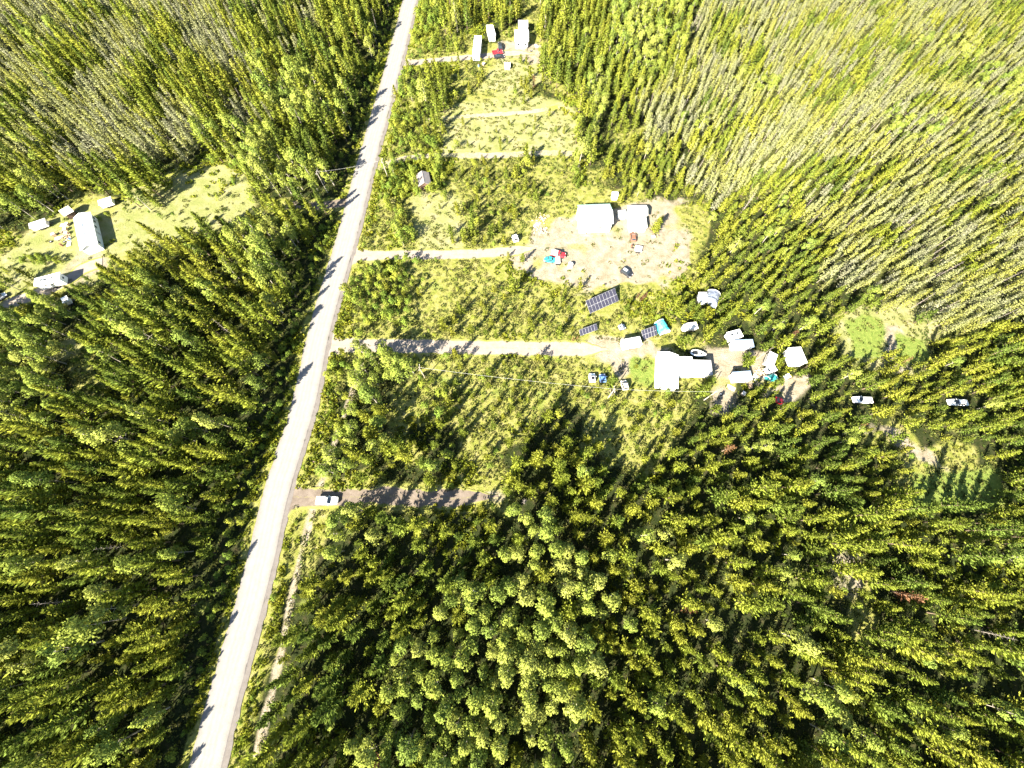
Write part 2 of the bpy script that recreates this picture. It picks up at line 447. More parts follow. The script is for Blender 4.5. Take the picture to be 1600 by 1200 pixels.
green = ramp(noise(1.2, 6), (.3, (.085, .13, .025)), (.7, (.16, .185, .045)))
palec = ramp(noise(.25, 9, .7), (.3, (.13, .15, .042)), (.5, (.19, .188, .078)), (.68, (.24, .215, .13)))
fine = noise(2.0, 6, .8)
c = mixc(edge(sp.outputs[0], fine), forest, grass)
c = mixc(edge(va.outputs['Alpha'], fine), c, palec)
c = mixc(edge(sp.outputs[1], fine), c, soil)
c = mixc(edge(sp.outputs[2], fine), c, green)
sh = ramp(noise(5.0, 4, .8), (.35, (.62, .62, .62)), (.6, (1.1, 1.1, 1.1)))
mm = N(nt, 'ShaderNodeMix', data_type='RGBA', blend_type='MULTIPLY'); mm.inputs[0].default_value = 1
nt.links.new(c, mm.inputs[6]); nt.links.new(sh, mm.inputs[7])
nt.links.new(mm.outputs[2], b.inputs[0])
bp = N(nt, 'ShaderNodeBump'); bp.inputs['Strength'].default_value = .9; bp.inputs['Distance'].default_value = .35
nt.links.new(noise(1.4, 8, .8), bp.inputs['Height']); nt.links.new(bp.outputs[0], b.inputs['Normal'])
nt.links.new(b.outputs[0], out.inputs[0])
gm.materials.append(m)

def gravel(name, a, b_, c_, worn=False, wheel=False):
    global nt, geo
    m, nt, out = newmat(name)
    geo = N(nt, 'ShaderNodeNewGeometry')
    df = N(nt, 'ShaderNodeBsdfDiffuse')
    base = ramp(noise(.5, 9, .75), (.3, a), (.5, b_), (.7, c_))
    gr = ramp(noise(9, 3, .8), (.3, (.8, .8, .8)), (.65, (1.08, 1.08, 1.08)))
    mm = N(nt, 'ShaderNodeMix', data_type='RGBA', blend_type='MULTIPLY'); mm.inputs[0].default_value = 1
    nt.links.new(base, mm.inputs[6]); nt.links.new(gr, mm.inputs[7]); c_out = mm.outputs[2]
    if worn or wheel:
        ac = N(nt, 'ShaderNodeAttribute', attribute_name='across')
        ab = N(nt, 'ShaderNodeMath', operation='ABSOLUTE'); nt.links.new(ac.outputs['Fac'], ab.inputs[0])
    if wheel:
        tr_ = ramp(ab.outputs[0], (.0, (.93, .93, .93)), (.16, (1.05, 1.05, 1.04)), (.30, (.90, .90, .90)), (.48, (1.06, 1.06, 1.05)), (.72, (.94, .94, .94)), (1.0, (.78, .77, .76)))
        m3 = N(nt, 'ShaderNodeMix', data_type='RGBA', blend_type='MULTIPLY'); m3.inputs[0].default_value = 1
        nt.links.new(c_out, m3.inputs[6]); nt.links.new(tr_, m3.inputs[7]); c_out = m3.outputs[2]
    if worn:
        g_ = ramp(noise(.45, 9, .75), (.3, (.09, .115, .02)), (.43, (.145, .156, .032)), (.56, (.195, .185, .06)), (.72, (.235, .205, .11)))
        prof = ramp(ab.outputs[0], (.0, (.42, .42, .42)), (.12, (.25, .25, .25)), (.25, (.0, .0, .0)), (.55, (.08, .08, .08)), (.85, (.62, .62, .62)), (1.0, (1, 1, 1)))
        al = N(nt, 'ShaderNodeAttribute', attribute_name='fade')
        mxx = N(nt, 'ShaderNodeMath', operation='MAXIMUM'); nt.links.new(prof, mxx.inputs[0]); nt.links.new(al.outputs['Fac'], mxx.inputs[1])
        c_out = mixc(edge(mxx.outputs[0], noise(1.3, 7, .8), .36, .62, .9), c_out, g_)
    nt.links.new(c_out, df.inputs[0])
    bp = N(nt, 'ShaderNodeBump'); bp.inputs['Strength'].default_value = .4; bp.inputs['Distance'].default_value = .08
    nt.links.new(noise(6, 6, .8), bp.inputs['Height']); nt.links.new(bp.outputs[0], df.inputs['Normal'])
    nt.links.new(df.outputs[0], out.inputs[0]); return m
M['road'] = gravel('pale_gravel_road', (.166, .156, .148), (.188, .178, .168), (.21, .199, .189), wheel=True)
M['shoulder'] = gravel('grey_gravel_shoulder', (.095, .085, .08), (.12, .108, .10), (.14, .127, .12))
M['drive'] = gravel('tan_gravel_drive', (.165, .14, .116), (.205, .176, .15), (.24, .212, .183), worn=True)
M['rut'] = gravel('dark_road_rut', (.07, .065, .065), (.10, .092, .09), (.14, .13, .125))
M['dirttrack'] = gravel('brown_dirt_track', (.085, .068, .055), (.125, .102, .083), (.17, .142, .118), worn=True)

def densify(P, step):
    out = [P[0]]
    for a, b in zip(P[:-1], P[1:]):
        n = max(1, int(np.hypot(*(b - a)) / step))
        for i in range(1, n + 1): out.append(a + (b - a) * i / n)
    return np.array(out)
def smooth_line(P, it=3):
    for _ in range(it):
        Q = [P[0]]
        for a, b in zip(P[:-1], P[1:]): Q += [a * .75 + b * .25, a * .25 + b * .75]
        Q.append(P[-1]); P = np.array(Q)
    return P
def strip(name, A, B, z, mat, rag=.0, seed=0, fade=None):
    """sheet between two border lines of equal length"""
    V = []; Fc = []; n = len(A)
    for i in range(n):
        a, b = A[i], B[i]; d = (b - a) / max(1e-6, np.hypot(*(b - a)))
        ja = (float(vnoise(a[0], a[1], 1.2, seed)) - .5) * 2 * rag; jb = (float(vnoise(b[0], b[1], 1.2, seed + 1)) - .5) * 2 * rag
        a = a - d * ja; b = b + d * jb
        V += [(a[0], a[1], z), (b[0], b[1], z)]
    for i in range(n - 1): Fc.append((2 * i, 2 * i + 1, 2 * i + 3, 2 * i + 2))
    me = mesh_np(name, V, Fc, mat); o = bpy.data.objects.new(name, me); C.objects.link(o)
    q = me.attributes.new('across', 'FLOAT', 'POINT'); q.data.foreach_set('value', [-1.0, 1.0] * n)
    q = me.attributes.new('fade', 'FLOAT', 'POINT'); f_ = fade if fade is not None else np.zeros(n)
    q.data.foreach_set('value', np.repeat(f_, 2).astype(np.float32))
    tag(o, kind='structure'); return o
def resample(P, n):
    d = np.r_[0, np.cumsum(np.hypot(*(P[1:] - P[:-1]).T))]
    t = np.linspace(0, d[-1], n); return np.stack([np.interp(t, d, P[:, 0]), np.interp(t, d, P[:, 1])], 1)
c_s = smooth_line(ROADC, 3); c_s = resample(c_s, 420)
tan = np.gradient(c_s, axis=0); tan /= np.hypot(*tan.T)[:, None]; nrm = np.stack([tan[:, 1], -tan[:, 0]], 1)   # points to the right side
HWID = 3.75
strip('gravel_road', c_s - nrm * HWID, c_s + nrm * (HWID - .9), .05, M['road'], .22, 3)['label'] = 'pale gravel road running past the plots'
strip('road_shoulder', c_s + nrm * (HWID - .9), c_s + nrm * (HWID + .25), .045, M['shoulder'], .25, 5)['label'] = 'grey gravel shoulder on the plot side of the road'
low = c_s[:150]; ln = nrm[:150]
strip('road_rut', low + ln * 2.76, low + ln * 2.92, .056, M['rut'], .03, 9)['label'] = 'thin dark grader line along the road edge'
for k, (name, ) in enumerate([(n,) for n in dl]):
    P, h = dl[name]; Q = resample(smooth_line(P, 2), max(12, int(np.hypot(*(P[-1] - P[0])) / .9)))
    t = np.gradient(Q, axis=0); t /= np.hypot(*t.T)[:, None]; n_ = np.stack([t[:, 1], -t[:, 0]], 1)
    hw = np.full(len(Q), h)
    if abs(P[0][0] - np.interp(P[0][1], ROADC[:, 1], ROADC[:, 0])) < 8:     # flare where it meets the road
        dd = np.hypot(*(Q - Q[0]).T); hw = hw + 2.2 * np.exp(-dd / 2.2)
    mat = M['dirttrack'] if name in ('truck_driveway', 'meadow_track') else M['drive']
    hw = hw * (1.12 if name == 'house_driveway' else 1.2)
    dend = np.hypot(*(Q - Q[-1]).T); fd = np.clip(1.1 - dend / 7, 0, 1) * (0 if name in ('barn_driveway', 'house_driveway', 'truck_driveway', 'top_driveway') else 1)
    if name in ('upper_track', 'shed_track'): fd = np.maximum(fd, .30 + .25 * vnoise(Q[:, 0], Q[:, 1], 8, 77))
    if name == 'barn_driveway': fd = np.maximum(fd, .22 * (Q[:, 0] < 5))
    if name in ('house_driveway', 'barn_driveway', 'top_driveway', 'cabin_driveway'): hw = hw * np.clip(dend / 7, .1, 1)
    if name == 'truck_driveway': hw = hw * np.clip(dend / 9, .12, 1) * (.75 + .5 * vnoise(Q[:, 0], Q[:, 1], 3, 78))
    strip(name, Q - n_ * hw[:, None], Q + n_ * hw[:, None], .012 + .004 * k, mat, .3, 20 + k * 3, fd)

# ------------------------------------------------------------------ tree meshes (parts shared by every tree of a kind)
def diamonds(base, tip, side, w):
    """one leaf-shaped face per row: base, side, tip, other side"""
    mid = base + (tip - base) * .45
    V = np.stack([base, mid + side * w[:, None], tip, mid - side * w[:, None]], 1).reshape(-1, 3)
    n = len(base); F = np.arange(4 * n).reshape(n, 4); return V, F
def unit(a): return a / np.maximum(1e-9, np.linalg.norm(a, axis=1))[:, None]
def conifer(seed, H, RB, nb, z0=.18, power=.85, twig=.42, droop=.15, ntw=7, clumpy=.25):
    g = np.random.default_rng(seed)
    t = (np.arange(nb) + g.random(nb)) / nb
    t = t ** .85
    z = H * (z0 + (1 - z0) * t * .97)
    az = np.arange(nb) * 2.39996 + g.normal(0, .35, nb)
    lobes = 1 + clumpy * np.sin(az * 2 + g.random() * 6 + z * .9) + clumpy * .6 * np.sin(az * 3 + z * 1.7 + g.random() * 6)
    L = RB * (1.02 - t) ** power * (.75 + .5 * g.random(nb)) * lobes + .22
    L *= np.where(t < .12, .6, 1)
    up = .28 - droop + .8 * t ** 1.4 + g.normal(0, .12, nb)
    d = np.stack([np.cos(az), np.sin(az), up], 1); d = unit(d)
    B, T, Sd, W = [], [], [], []
    o = np.stack([g.normal(0, .05, nb), g.normal(0, .05, nb), z], 1)
    lat = unit(np.stack([-np.sin(az), np.cos(az), np.zeros(nb)], 1))
    for k in range(ntw):
        f = .15 + .85 * (k + 1) / ntw
        p = o + d * (L * (f - .25))[:, None]
        p[:, 2] -= .12 * L * f * f * (1 - t)
        sgn = (1 if k % 2 else -1) * (0.0 if k == ntw - 1 else 1.0)
        dd = unit(d * (.9) + lat * (sgn * (.30 + .35 * g.random(nb)))[:, None] + np.stack([np.zeros(nb), np.zeros(nb), g.normal(.42, .22, nb)], 1))
        ln = twig * (.7 + .6 * g.random(nb)) * (.75 + .5 * (1 - t))
        sd = unit(np.cross(dd, unit(np.stack([g.normal(0, .65, nb), g.normal(0, .65, nb), np.ones(nb)], 1))))
        B.append(p); T.append(p + dd * ln[:, None]); Sd.append(sd); W.append(ln * .21)
    # leader and the crown's core
    nc = nb // 2
    tz = g.random(nc); zz = H * (z0 + .1 + (.9 - z0) * tz)
    a2 = g.random(nc) * 6.28; dd = unit(np.stack([np.cos(a2) * .8, np.sin(a2) * .8, .6 + g.random(nc)], 1))
    p = np.stack([np.zeros(nc), np.zeros(nc), np.minimum(zz, H * .97)], 1)
    ln = .25 + .7 * RB * (1 - tz) * .6
    B.append(p); T.append(p + dd * ln[:, None]); Sd.append(unit(np.cross(dd, g.normal(0, 1, (nc, 3))))); W.append(ln * .28)
    return diamonds(np.vstack(B), np.vstack(T), np.vstack(Sd), np.concatenate(W))
def leafy(seed, H, RX, z0, nleaf, leaf=.42, nl=9):
    g = np.random.default_rng(seed)
    cz = z0 + (H - z0) * g.random(nl) ** .8 * .85 + .3
    ca = np.arange(nl) * 2.4 + g.random(nl); rel = (cz - z0) / (H - z0)
    cr = RX * .8 * np.sqrt(np.clip(1.05 - rel, .05, 1)) * (.4 + .8 * g.random(nl))
    cen = np.stack([cr * np.cos(ca), cr * np.sin(ca), cz], 1)
    rad = RX * (.24 + .28 * g.random(nl))
    k = g.integers(0, nl, nleaf)
    dirn = unit(g.normal(0, 1, (nleaf, 3)) + np.array([0, 0, .35]))
    p = cen[k] + dirn * (rad[k] * (.55 + .5 * g.random(nleaf)))[:, None] * np.array([1, 1, 1.25])
    p[:, 2] = np.maximum(p[:, 2], .1)
    dd = unit(dirn + g.normal(0, .7, (nleaf, 3)))
    ln = leaf * (.6 + .8 * g.random(nleaf))
    sd = unit(np.cross(dd, unit(dirn * .6 + g.normal(0, .6, (nleaf, 3)) + np.array([0, 0, .6]))))
    return diamonds(p - dd * ln[:, None] * .5, p + dd * ln[:, None] * .5, sd, ln * .34)
def trunk_mesh(name, H, r, mat, seed, limbs=6, top=.96, lean=.15):
    g = random.Random(seed); b = MB(); n = 6
    pts = [Vector((g.uniform(-lean, lean) * k / 3, g.uniform(-lean, lean) * k / 3, H * top * k / 4)) for k in range(5)]
    pts[0] = Vector((0, 0, -.15))
    loops = []
    for k, p in enumerate(pts):
        rr = r * (1 - .88 * k / 4) * (1.35 if k == 0 else 1)
        loops.append([(p.x + rr * math.cos(6.2832 * i / n), p.y + rr * math.sin(6.2832 * i / n), p.z) for i in range(n)])
    b.loft(loops)
    for i in range(limbs):
        f = .35 + .55 * i / max(1, limbs); z = H * top * f
        a = i * 2.4 + g.random(); l = H * .09 * (1.2 - f) + .3
        c0 = pts[0].lerp(pts[4], f); c0 = Vector((0, 0, z))
        b.cyl(c0, c0 + Vector((math.cos(a) * l, math.sin(a) * l, l * .55)), r * .3, r * .08, 4)
    return mesh_np(name, b.v, b.f, mat)
def meshvf(name, vf, mat):
    """crown mesh: every spray turned outwards, its shading normal leaning towards the crown's own bulge"""
    V, F = np.array(vf[0]), np.array(vf[1])
    q = V[F]; fn = unit(np.cross(q[:, 2] - q[:, 0], q[:, 3] - q[:, 1])); c = q.mean(1)
    H_ = V[:, 2].max(); zc = c[:, 2] / H_
    rad = np.stack([c[:, 0], c[:, 1], np.zeros(len(c))], 1); rl_ = np.linalg.norm(rad, axis=1)[:, None]
    out_ = unit(rad / np.maximum(rl_, .25) * np.minimum(1, rl_ / .4) + np.stack([np.zeros(len(c)), np.zeros(len(c)), .25 + .6 * zc], 1))
    fl = (fn * out_).sum(1) < 0
    F[fl] = F[fl][:, ::-1]; fn[fl] *= -1
    sn = unit(out_ * .62 + fn * .5)
    me = mesh_np(name, V, F, mat, smooth=True)
    vn = np.zeros_like(V); vn[F.ravel()] = np.repeat(sn, 4, axis=0)
    me.normals_split_custom_set_from_vertices(vn.tolist())
    return me

PROTO = {}   # kind -> list of (crown mesh, trunk mesh or None, nominal height, crown radius)
PROTO['pine'] = [(meshvf('pine_crown', conifer(100 + i, 11, 2.0 + .4 * (i % 3), 104, .12 + .05 * (i % 2), .85, .62, .08, 9, .34), M['pine']),
                  trunk_mesh('pine_trunk', 11, .17, M['bark'], i), 11, 1.9) for i in range(7)]
PROTO['young'] = [(meshvf('young_pine', conifer(200 + i, 4, 1.1 + .2 * (i % 3), 54, .04, .78, .40, -.1, 7, .35), M['young']), None, 4, 1.2) for i in range(6)]
PROTO['spruce'] = [(meshvf('spruce_crown', conifer(300 + i, 7, .92 + .18 * (i % 3), 64, .10 + .05 * (i % 3), .7, .42, .2, 6, .3), M['spruce']),
                    trunk_mesh('spruce_trunk', 7, .09, M['greybark'], 30 + i), 7, .9) for i in range(6)]
PROTO['aspen'] = [(meshvf('aspen_crown', leafy(400 + i, 10, 2.1 + .2 * (i % 3), 2.4, 1250, .38, 15), M['aspen']),
                   trunk_mesh('aspen_trunk', 9.4, .14, M['palebark'], 50 + i, 8), 10, 2.1) for i in range(6)]
PROTO['shrub'] = [(meshvf('shrub', leafy(500 + i, 2.2, 1.25, .3, 300, .26, 8), M['shrub']), None, 2.2, 1.2) for i in range(6)]
PROTO['rust'] = [(meshvf('rusty_crown', conifer(600 + i, 5, 1.1, 40, .1, .7, .4, .1, 5), M['rust']), trunk_mesh('rusty_trunk', 5, .1, M['bark'], 70 + i), 5, 1.1) for i in range(3)]
def snag(seed):
    g = random.Random(seed); b = MB(); H = 10
    b.cyl((0, 0, -.1), (.1, .1, H * .5), .12, .08, 5); b.cyl((.1, .1, H * .5), (.2, 0, H), .08, .02, 5)
    for i in range(26):
        z = 2 + i * .3; a = i * 2.4 + g.random(); l = .35 + .5 * (1 - i / 26) + g.random() * .3
        b.cyl((.1, .05, z), (.1 + math.cos(a) * l, .05 + math.sin(a) * l, z - .1 + g.random() * .3), .035, .012, 3)
    return b
PROTO['snag'] = [(mesh_np('dead_tree', snag(i).v, snag(i).f, M['snag']), None, 10, .7) for i in range(3)]

# ------------------------------------------------------------------ buildings
CLEAR = []      # (x, y, radius) the apparent place of things the trees must leave in sight
KEEP = []       # (x, y, radius) footprints no stem may stand in
def reserve(px, py, r_px, x, y, r):
    gx_, gy_ = at(px, py, 0); gx2, gy2 = at(px + r_px, py, 0)
    CLEAR.append((gx_, gy_, abs(gx2 - gx_) * .62)); KEEP.append((x, y, r * .9))
def place(p0, p1, z):
    """middle, length and heading of the axis that shows from pixel p0 to pixel p1 on level z"""
    a = np.array(at(*p0, z)); b = np.array(at(*p1, z)); d = b - a
    return (a + b) / 2, float(np.hypot(*d)), math.atan2(d[1], d[0])

def add_window(t, c, size, rz=0, name='window'):
    """a framed pane standing proud of the wall; its thin side is local x"""
    f = MB().box(c, size, rz).build(name, M['white'], t)
    p = MB().box((c[0] + math.cos(rz) * .02, c[1] + math.sin(rz) * .02, c[2]), (size[0], size[1] * .8, size[2] * .78), rz).build('pane', M['glass'], f)
    return f
def gable(name, label, cat, p0, p1, width, wall, ridge, roofmat, wallmat, over=.35, doors=(), wins=(), chimney=None, north=None):
    """gabled building, ridge along its local x"""
    c, L, a = place(p0, p1, ridge)
    t = empty(name, label, cat, (c[0], c[1], 0), a)
    L = L - 2 * over; hw = width / 2 - over
    V = []
    for x in (-L / 2, L / 2):
        V += [(x, -hw, -.1), (x, hw, -.1), (x, hw, wall), (x, 0, ridge - .08), (x, -hw, wall)]
    MB().add(V, [(0, 1, 2, 3, 4), (5, 9, 8, 7, 6), (0, 5, 6, 1), (1, 6, 7, 2), (0, 4, 9, 5)]).build('wall', wallmat, t)
    sl = (ridge - wall) / hw
    for s in (-1, 1):
        x0, x1 = -L / 2 - over, L / 2 + over; y1 = s * (hw + over); z1 = wall - sl * over
        b = MB(); th = .1
        vs = [(x0, 0, ridge), (x1, 0, ridge), (x1, y1, z1), (x0, y1, z1)]
        vs += [(x, y, z + th) for x, y, z in vs]
        b.add(vs, [(0, 1, 2, 3), (4, 7, 6, 5), (0, 4, 5, 1), (1, 5, 6, 2), (2, 6, 7, 3), (3, 7, 4, 0)])
        n = int(L / .9)
        for i in range(n + 1):       # raised seams of the sheet metal
            x = x0 + (x1 - x0) * i / n
            b.add([(x - .03, 0, ridge + th + .03), (x + .03, 0, ridge + th + .03), (x + .03, y1, z1 + th + .03), (x - .03, y1, z1 + th + .03),
                   (x - .03, 0, ridge + th), (x + .03, 0, ridge + th), (x + .03, y1, z1 + th), (x - .03, y1, z1 + th)],
                  [(0, 1, 2, 3), (4, 5, 1, 0), (6, 7, 3, 2), (7, 4, 0, 3), (5, 6, 2, 1)])
        b.build('roof', north if (north and s == 1) else roofmat, t)
    MB().box((0, 0, ridge + .10), (L + 2 * over, .22, .06)).build('ridge_cap', roofmat, t)
    for (side, u, w_, h_) in doors:
        x, y, rz = (u * L / 2, -hw - .03, -math.pi / 2) if side == 's' else ((L / 2 + .03, u * hw, 0) if side == 'e' else ((-L / 2 - .03, u * hw, math.pi) if side == 'w' else (u * L / 2, hw + .03, math.pi / 2)))
        dr = MB().box((x, y, h_ / 2), (.08, w_, h_), rz).build('door', M['offwhite'], t)
        MB().box((x + math.cos(rz) * .08, y + math.sin(rz) * .08, h_ * .45), (.06, .12, .12), rz).build('handle', M['black'], dr)
    for (side, u) in wins:
        x, y, rz = (u * L / 2, -hw - .03, -math.pi / 2) if side == 's' else ((L / 2 + .03, u * hw, 0) if side == 'e' else ((-L / 2 - .03, u * hw, math.pi) if side == 'w' else (u * L / 2, hw + .03, math.pi / 2)))
        add_window(t, (x, y, wall * .58), (.07, 1.2, .95), rz)
    if chimney:
        MB().cyl((chimney[0] * L / 2, chimney[1] * hw, wall), (chimney[0] * L / 2, chimney[1] * hw, ridge + .9), .14).build('chimney', M['silver'], t)
    pm = ((p0[0] + p1[0]) / 2, (p0[1] + p1[1]) / 2)
    r = max(L, width) / 2
    reserve(pm[0], pm[1], r * 4.2, c[0], c[1], r + 1)
    return t
def shedbox(name, label, cat, p0, p1, width, h, roofmat, wallmat, tilt=.25, wheels=False, over=.12, doors=(('s', .4),), wins=(), clear=1.0, extra=None):
    """flat or single-pitch box: sheds, trailers, containers, camper bodies"""
    c, L, a = place(p0, p1, h)
    t = empty(name, label, cat, (c[0], c[1], 0), a)
    z0 = .55 if wheels else -.05; hw = width / 2
    b = MB(); k = .12
    out = lambda x, y, zz: [(-x + k, -y, zz), (x - k, -y, zz), (x, -y + k, zz), (x, y - k, zz), (x - k, y, zz), (-x + k, y, zz), (-x, y - k, zz), (-x, -y + k, zz)]
    b.loft([out(L / 2, hw, z0), out(L / 2, hw, h - tilt - .1)]).build('wall' if not wheels else 'body', wallmat, t)
    vs = [(-L / 2 - over, -hw - over, h - tilt), (L / 2 + over, -hw - over, h - tilt), (L / 2 + over, hw + over, h), (-L / 2 - over, hw + over, h)]
    top = [(x, y, z + .08) for x, y, z in vs]
    low = [(x, y, h - tilt - .1) for x, y, z in vs]
    b = MB().loft([low, vs, top])
    n = max(3, int(L / .8))
    for i in range(1, n):
        x = -L / 2 + L * i / n
        b.add([(x - .03, -hw, h - tilt + .11), (x + .03, -hw, h - tilt + .11), (x + .03, hw, h + .11), (x - .03, hw, h + .11), (x - .03, -hw, h - tilt + .06), (x + .03, -hw, h - tilt + .06), (x + .03, hw, h + .06), (x - .03, hw, h + .06)],
              [(0, 1, 2, 3), (4, 5, 1, 0), (6, 7, 3, 2), (7, 4, 0, 3), (5, 6, 2, 1)])
    b.build('roof', roofmat, t)
    zc = (z0 + h - tilt) / 2
    for (s, u) in doors:
        x, y, rz = (u * L / 2, -hw - .02, -math.pi / 2) if s == 's' else (L / 2 + .02, u * hw, 0)
        MB().box((x, y, z0 + .95), (.06, .8, 1.8), rz).build('door', M['offwhite'], t)
    for (s, u) in wins:
        x, y, rz = (u * L / 2, -hw - .02, -math.pi / 2) if s == 's' else ((L / 2 + .02, u * hw, 0) if s == 'e' else (-L / 2 - .02, u * hw, math.pi))
        add_window(t, (x, y, zc + .25), (.06, .9, .6), rz)
    if wheels:
        for x in (-.35, .35):
            for y in (-1, 1):
                MB().cyl((x, y * (hw - .25), .34), (x, y * (hw + .02), .34), .34, n=12).build('wheel', M['tyre'], t)
        MB().box((L / 2 + .6, 0, .5), (1.2, .12, .12)).box((L / 2 + .5, .22, .5), (1.2, .08, .1), .35).box((L / 2 + .5, -.22, .5), (1.2, .08, .1), -.35).build('hitch', M['black'], t)
    for e in (extra or ()):
        if e == 'vents':
            for x in (-.25, .2): MB().box((x * L, .1, h + .12), (.55, .55, .2)).build('roof_vent', M['glass'], t)
        if e == 'hole':
            MB().box((-.1 * L, -.1, h + .1), (1.1, .6, .08)).build('skylight', M['glass'], t)
    r = max(L, width) / 2
    reserve((p0[0] + p1[0]) / 2, (p0[1] + p1[1]) / 2, r * 4.6 * clear, c[0], c[1], r + .6)
    return t

# --- yards, listed as they stand in the photograph
gable('barn', 'large white metal barn with pale green back slope at the head of the sandy yard', 'barn', (905, 331), (957, 329), 8.6, 4.0, 5.2, M['roofwhite'], M['white'],
      doors=(('s', -.35, 3.4, 3.2), ('s', .7, .9, 2.1)), wins=(('s', .3), ('e', .2)), north=M['roofmint'])
gable('mobile_home', 'long white mobile home with windows along its side beside the left meadow', 'house', (135, 384), (124, 333), 5.4, 2.6, 3.4, M['roofwhite'], M['white'],
      doors=(('s', -.1, .95, 2.0),), wins=(('s', -.75), ('s', .25), ('s', .6), ('s', .85), ('n', .3)), chimney=(.2, .2))
gable('porch_house', 'white north to south wing of the homestead house east of the driveway', 'house', (1046, 550), (1045, 603), 6.0, 2.7, 3.7, M['roofwhite'], M['white'],
      doors=(('e', .3, .95, 2.0),), wins=(('s', -.4), ('s', .3), ('s', .75), ('n', .1)), chimney=(-.3, .25))
shedbox('house_extension', 'low white middle section joined to the homestead house', 'extension', (1060, 571), (1083, 571), 5.2, 2.9, M['roofwhite'], M['white'], .3)
shedbox('covered_porch', 'pale grey flat roofed porch at the east end of the homestead house', 'porch', (1084, 573), (1112, 574), 4.2, 2.7, M['porch'], M['offwhite'], .2, doors=(), wins=(('s', .2), ('s', -.4)))
gable('cabin', 'white roofed cabin beside parked trucks at the top edge of the photo', 'cabin', (804, 50), (826, 50), 8.6, 2.8, 4.0, M['roofwhite'], M['offwhite'],
      doors=(('s', .1, .95, 2.0),), wins=(('s', .6), ('s', -.5)))
shedbox('cabin_annex', 'small pale annex behind the cabin at the top edge', 'annex', (810, 36), (825, 36), 4.2, 3.2, M['porch'], M['offwhite'], .2)
shedbox('storage_trailer', 'long white storage trailer standing left of the top cabin yard', 'trailer', (744, 83), (747, 56), 2.9, 2.8, M['roofwhite'], M['offwhite'], .05)
shedbox('garden_shed', 'small white shed between the long trailer and the top cabin', 'shed', (769, 54), (765, 39), 2.8, 2.5, M['roofwhite'], M['offwhite'], .2)
gable('wooden_shed', 'lone dark wooden shed in the bushes between the upper tracks', 'shed', (659, 267), (663, 286), 4.6, 2.2, 3.2, M['roofgrey'], M['darkwood'],
      doors=(('w', 0, .9, 1.9),))
gable('workshop', 'white roofed workshop right of the large barn', 'workshop', (982, 326), (1012, 326), 4.6, 2.5, 3.2, M['roofwhite'], M['white'], doors=(('s', .2, 1.0, 2.0),), wins=(('e', 0),))
shedbox('carport', 'low white lean-to carport in front of the workshop', 'carport', (984, 347), (1010, 347), 4.0, 2.3, M['roofwhite'], M['offwhite'], .25)
shedbox('well_shed', 'tiny white shed in the gap between the barn and the workshop', 'shed', (967, 333), (978, 332), 2.0, 2.0, M['roofwhite'], M['offwhite'], .2, doors=())
gable('open_shed', 'small open sided shed with pale roof at the forest edge above the mobile home', 'shed', (92, 330), (107, 322), 3.8, 2.0, 2.8, M['offwhite'], M['darkwood'])
shedbox('utility_trailer', 'low pinkish white trailer parked at the forest edge left of the open shed', 'trailer', (46, 353), (70, 345), 2.2, 1.9, M['offwhite'], M['offwhite'], .05, wheels=True)
shedbox('travel_trailer', 'small white travel trailer at the upper left tip of the meadow', 'trailer', (154, 317), (173, 311), 2.2, 2.0, M['roofwhite'], M['white'], .05, wheels=True)
shedbox('motorhome', 'long white motorhome parked on the left yard below the mobile home', 'motorhome', (54, 441), (93, 431), 2.7, 2.9, M['roofwhite'], M['white'], .05, wheels=True, wins=(('s', -.4), ('s', .2), ('e', 0)), extra=('vents', 'hole'))
shedbox('flat_trailer', 'white trailer beside the small solar row and the turquoise shelter', 'trailer', (973, 537), (1001, 532), 2.4, 2.4, M['roofwhite'], M['white'], .05, wheels=True)
shedbox('camp_trailer', 'narrow pale camp trailer standing against the dark grey dome shelter', 'trailer', (1101, 471), (1098, 457), 2.2, 2.3, M['offwhite'], M['offwhite'], .05, wheels=True)
shedbox('cargo_trailer', 'small cargo trailer under pines south of the camp trailer', 'trailer', (1075, 510), (1089, 508), 2.0, 1.8, M['offwhite'], M['beige'], .05, wheels=True, clear=.8)
shedbox('camper', 'white camper with clutter on its roof under the pines north of the brown yard', 'camper', (1139, 525), (1158, 520), 2.3, 2.4, M['roofwhite'], M['white'], .05, wheels=True, extra=('vents',))
shedbox('blue_roof_shed', 'long shed with pale blue roof directly below the cluttered camper', 'shed', (1146, 537), (1177, 536), 2.2, 2.2, M['roofblue'], M['offwhite'], .2)
shedbox('patched_shed', 'shed with white and blue patched roof on the south edge of the brown yard', 'shed', (1147, 588), (1174, 586), 2.4, 2.2, M['roofblue'], M['offwhite'], .2)
shedbox('square_shed', 'large pale square roofed shed at the east end of the sheds', 'shed', (1252, 567), (1242, 543), 3.7, 2.7, M['roofwhite'], M['offwhite'], .25)
shedbox('tall_trailer', 'tall white trailer half hidden by pines left of the square shed', 'trailer', (1203, 568), (1209, 552), 2.1, 2.3, M['offwhite'], M['offwhite'], .05, wheels=True)
shedbox('plywood_box', 'low white box standing on the lawn below the top cabin', 'crate', (789, 101), (797, 101), 2.4, 1.2, M['roofwhite'], M['offwhite'], .05, doors=())
shedbox('pump_house', 'tiny white pump house in the trees just behind the barn', 'shed', (957, 303), (966, 303), 1.6, 1.9, M['offwhite'], M['offwhite'], .1, doors=())
shedbox('side_trailer', 'white trailer half hidden in the yellow trees below the motorhome', 'trailer', (97, 470), (105, 466), 2.0, 1.9, M['roofwhite'], M['offwhite'], .05, wheels=True)

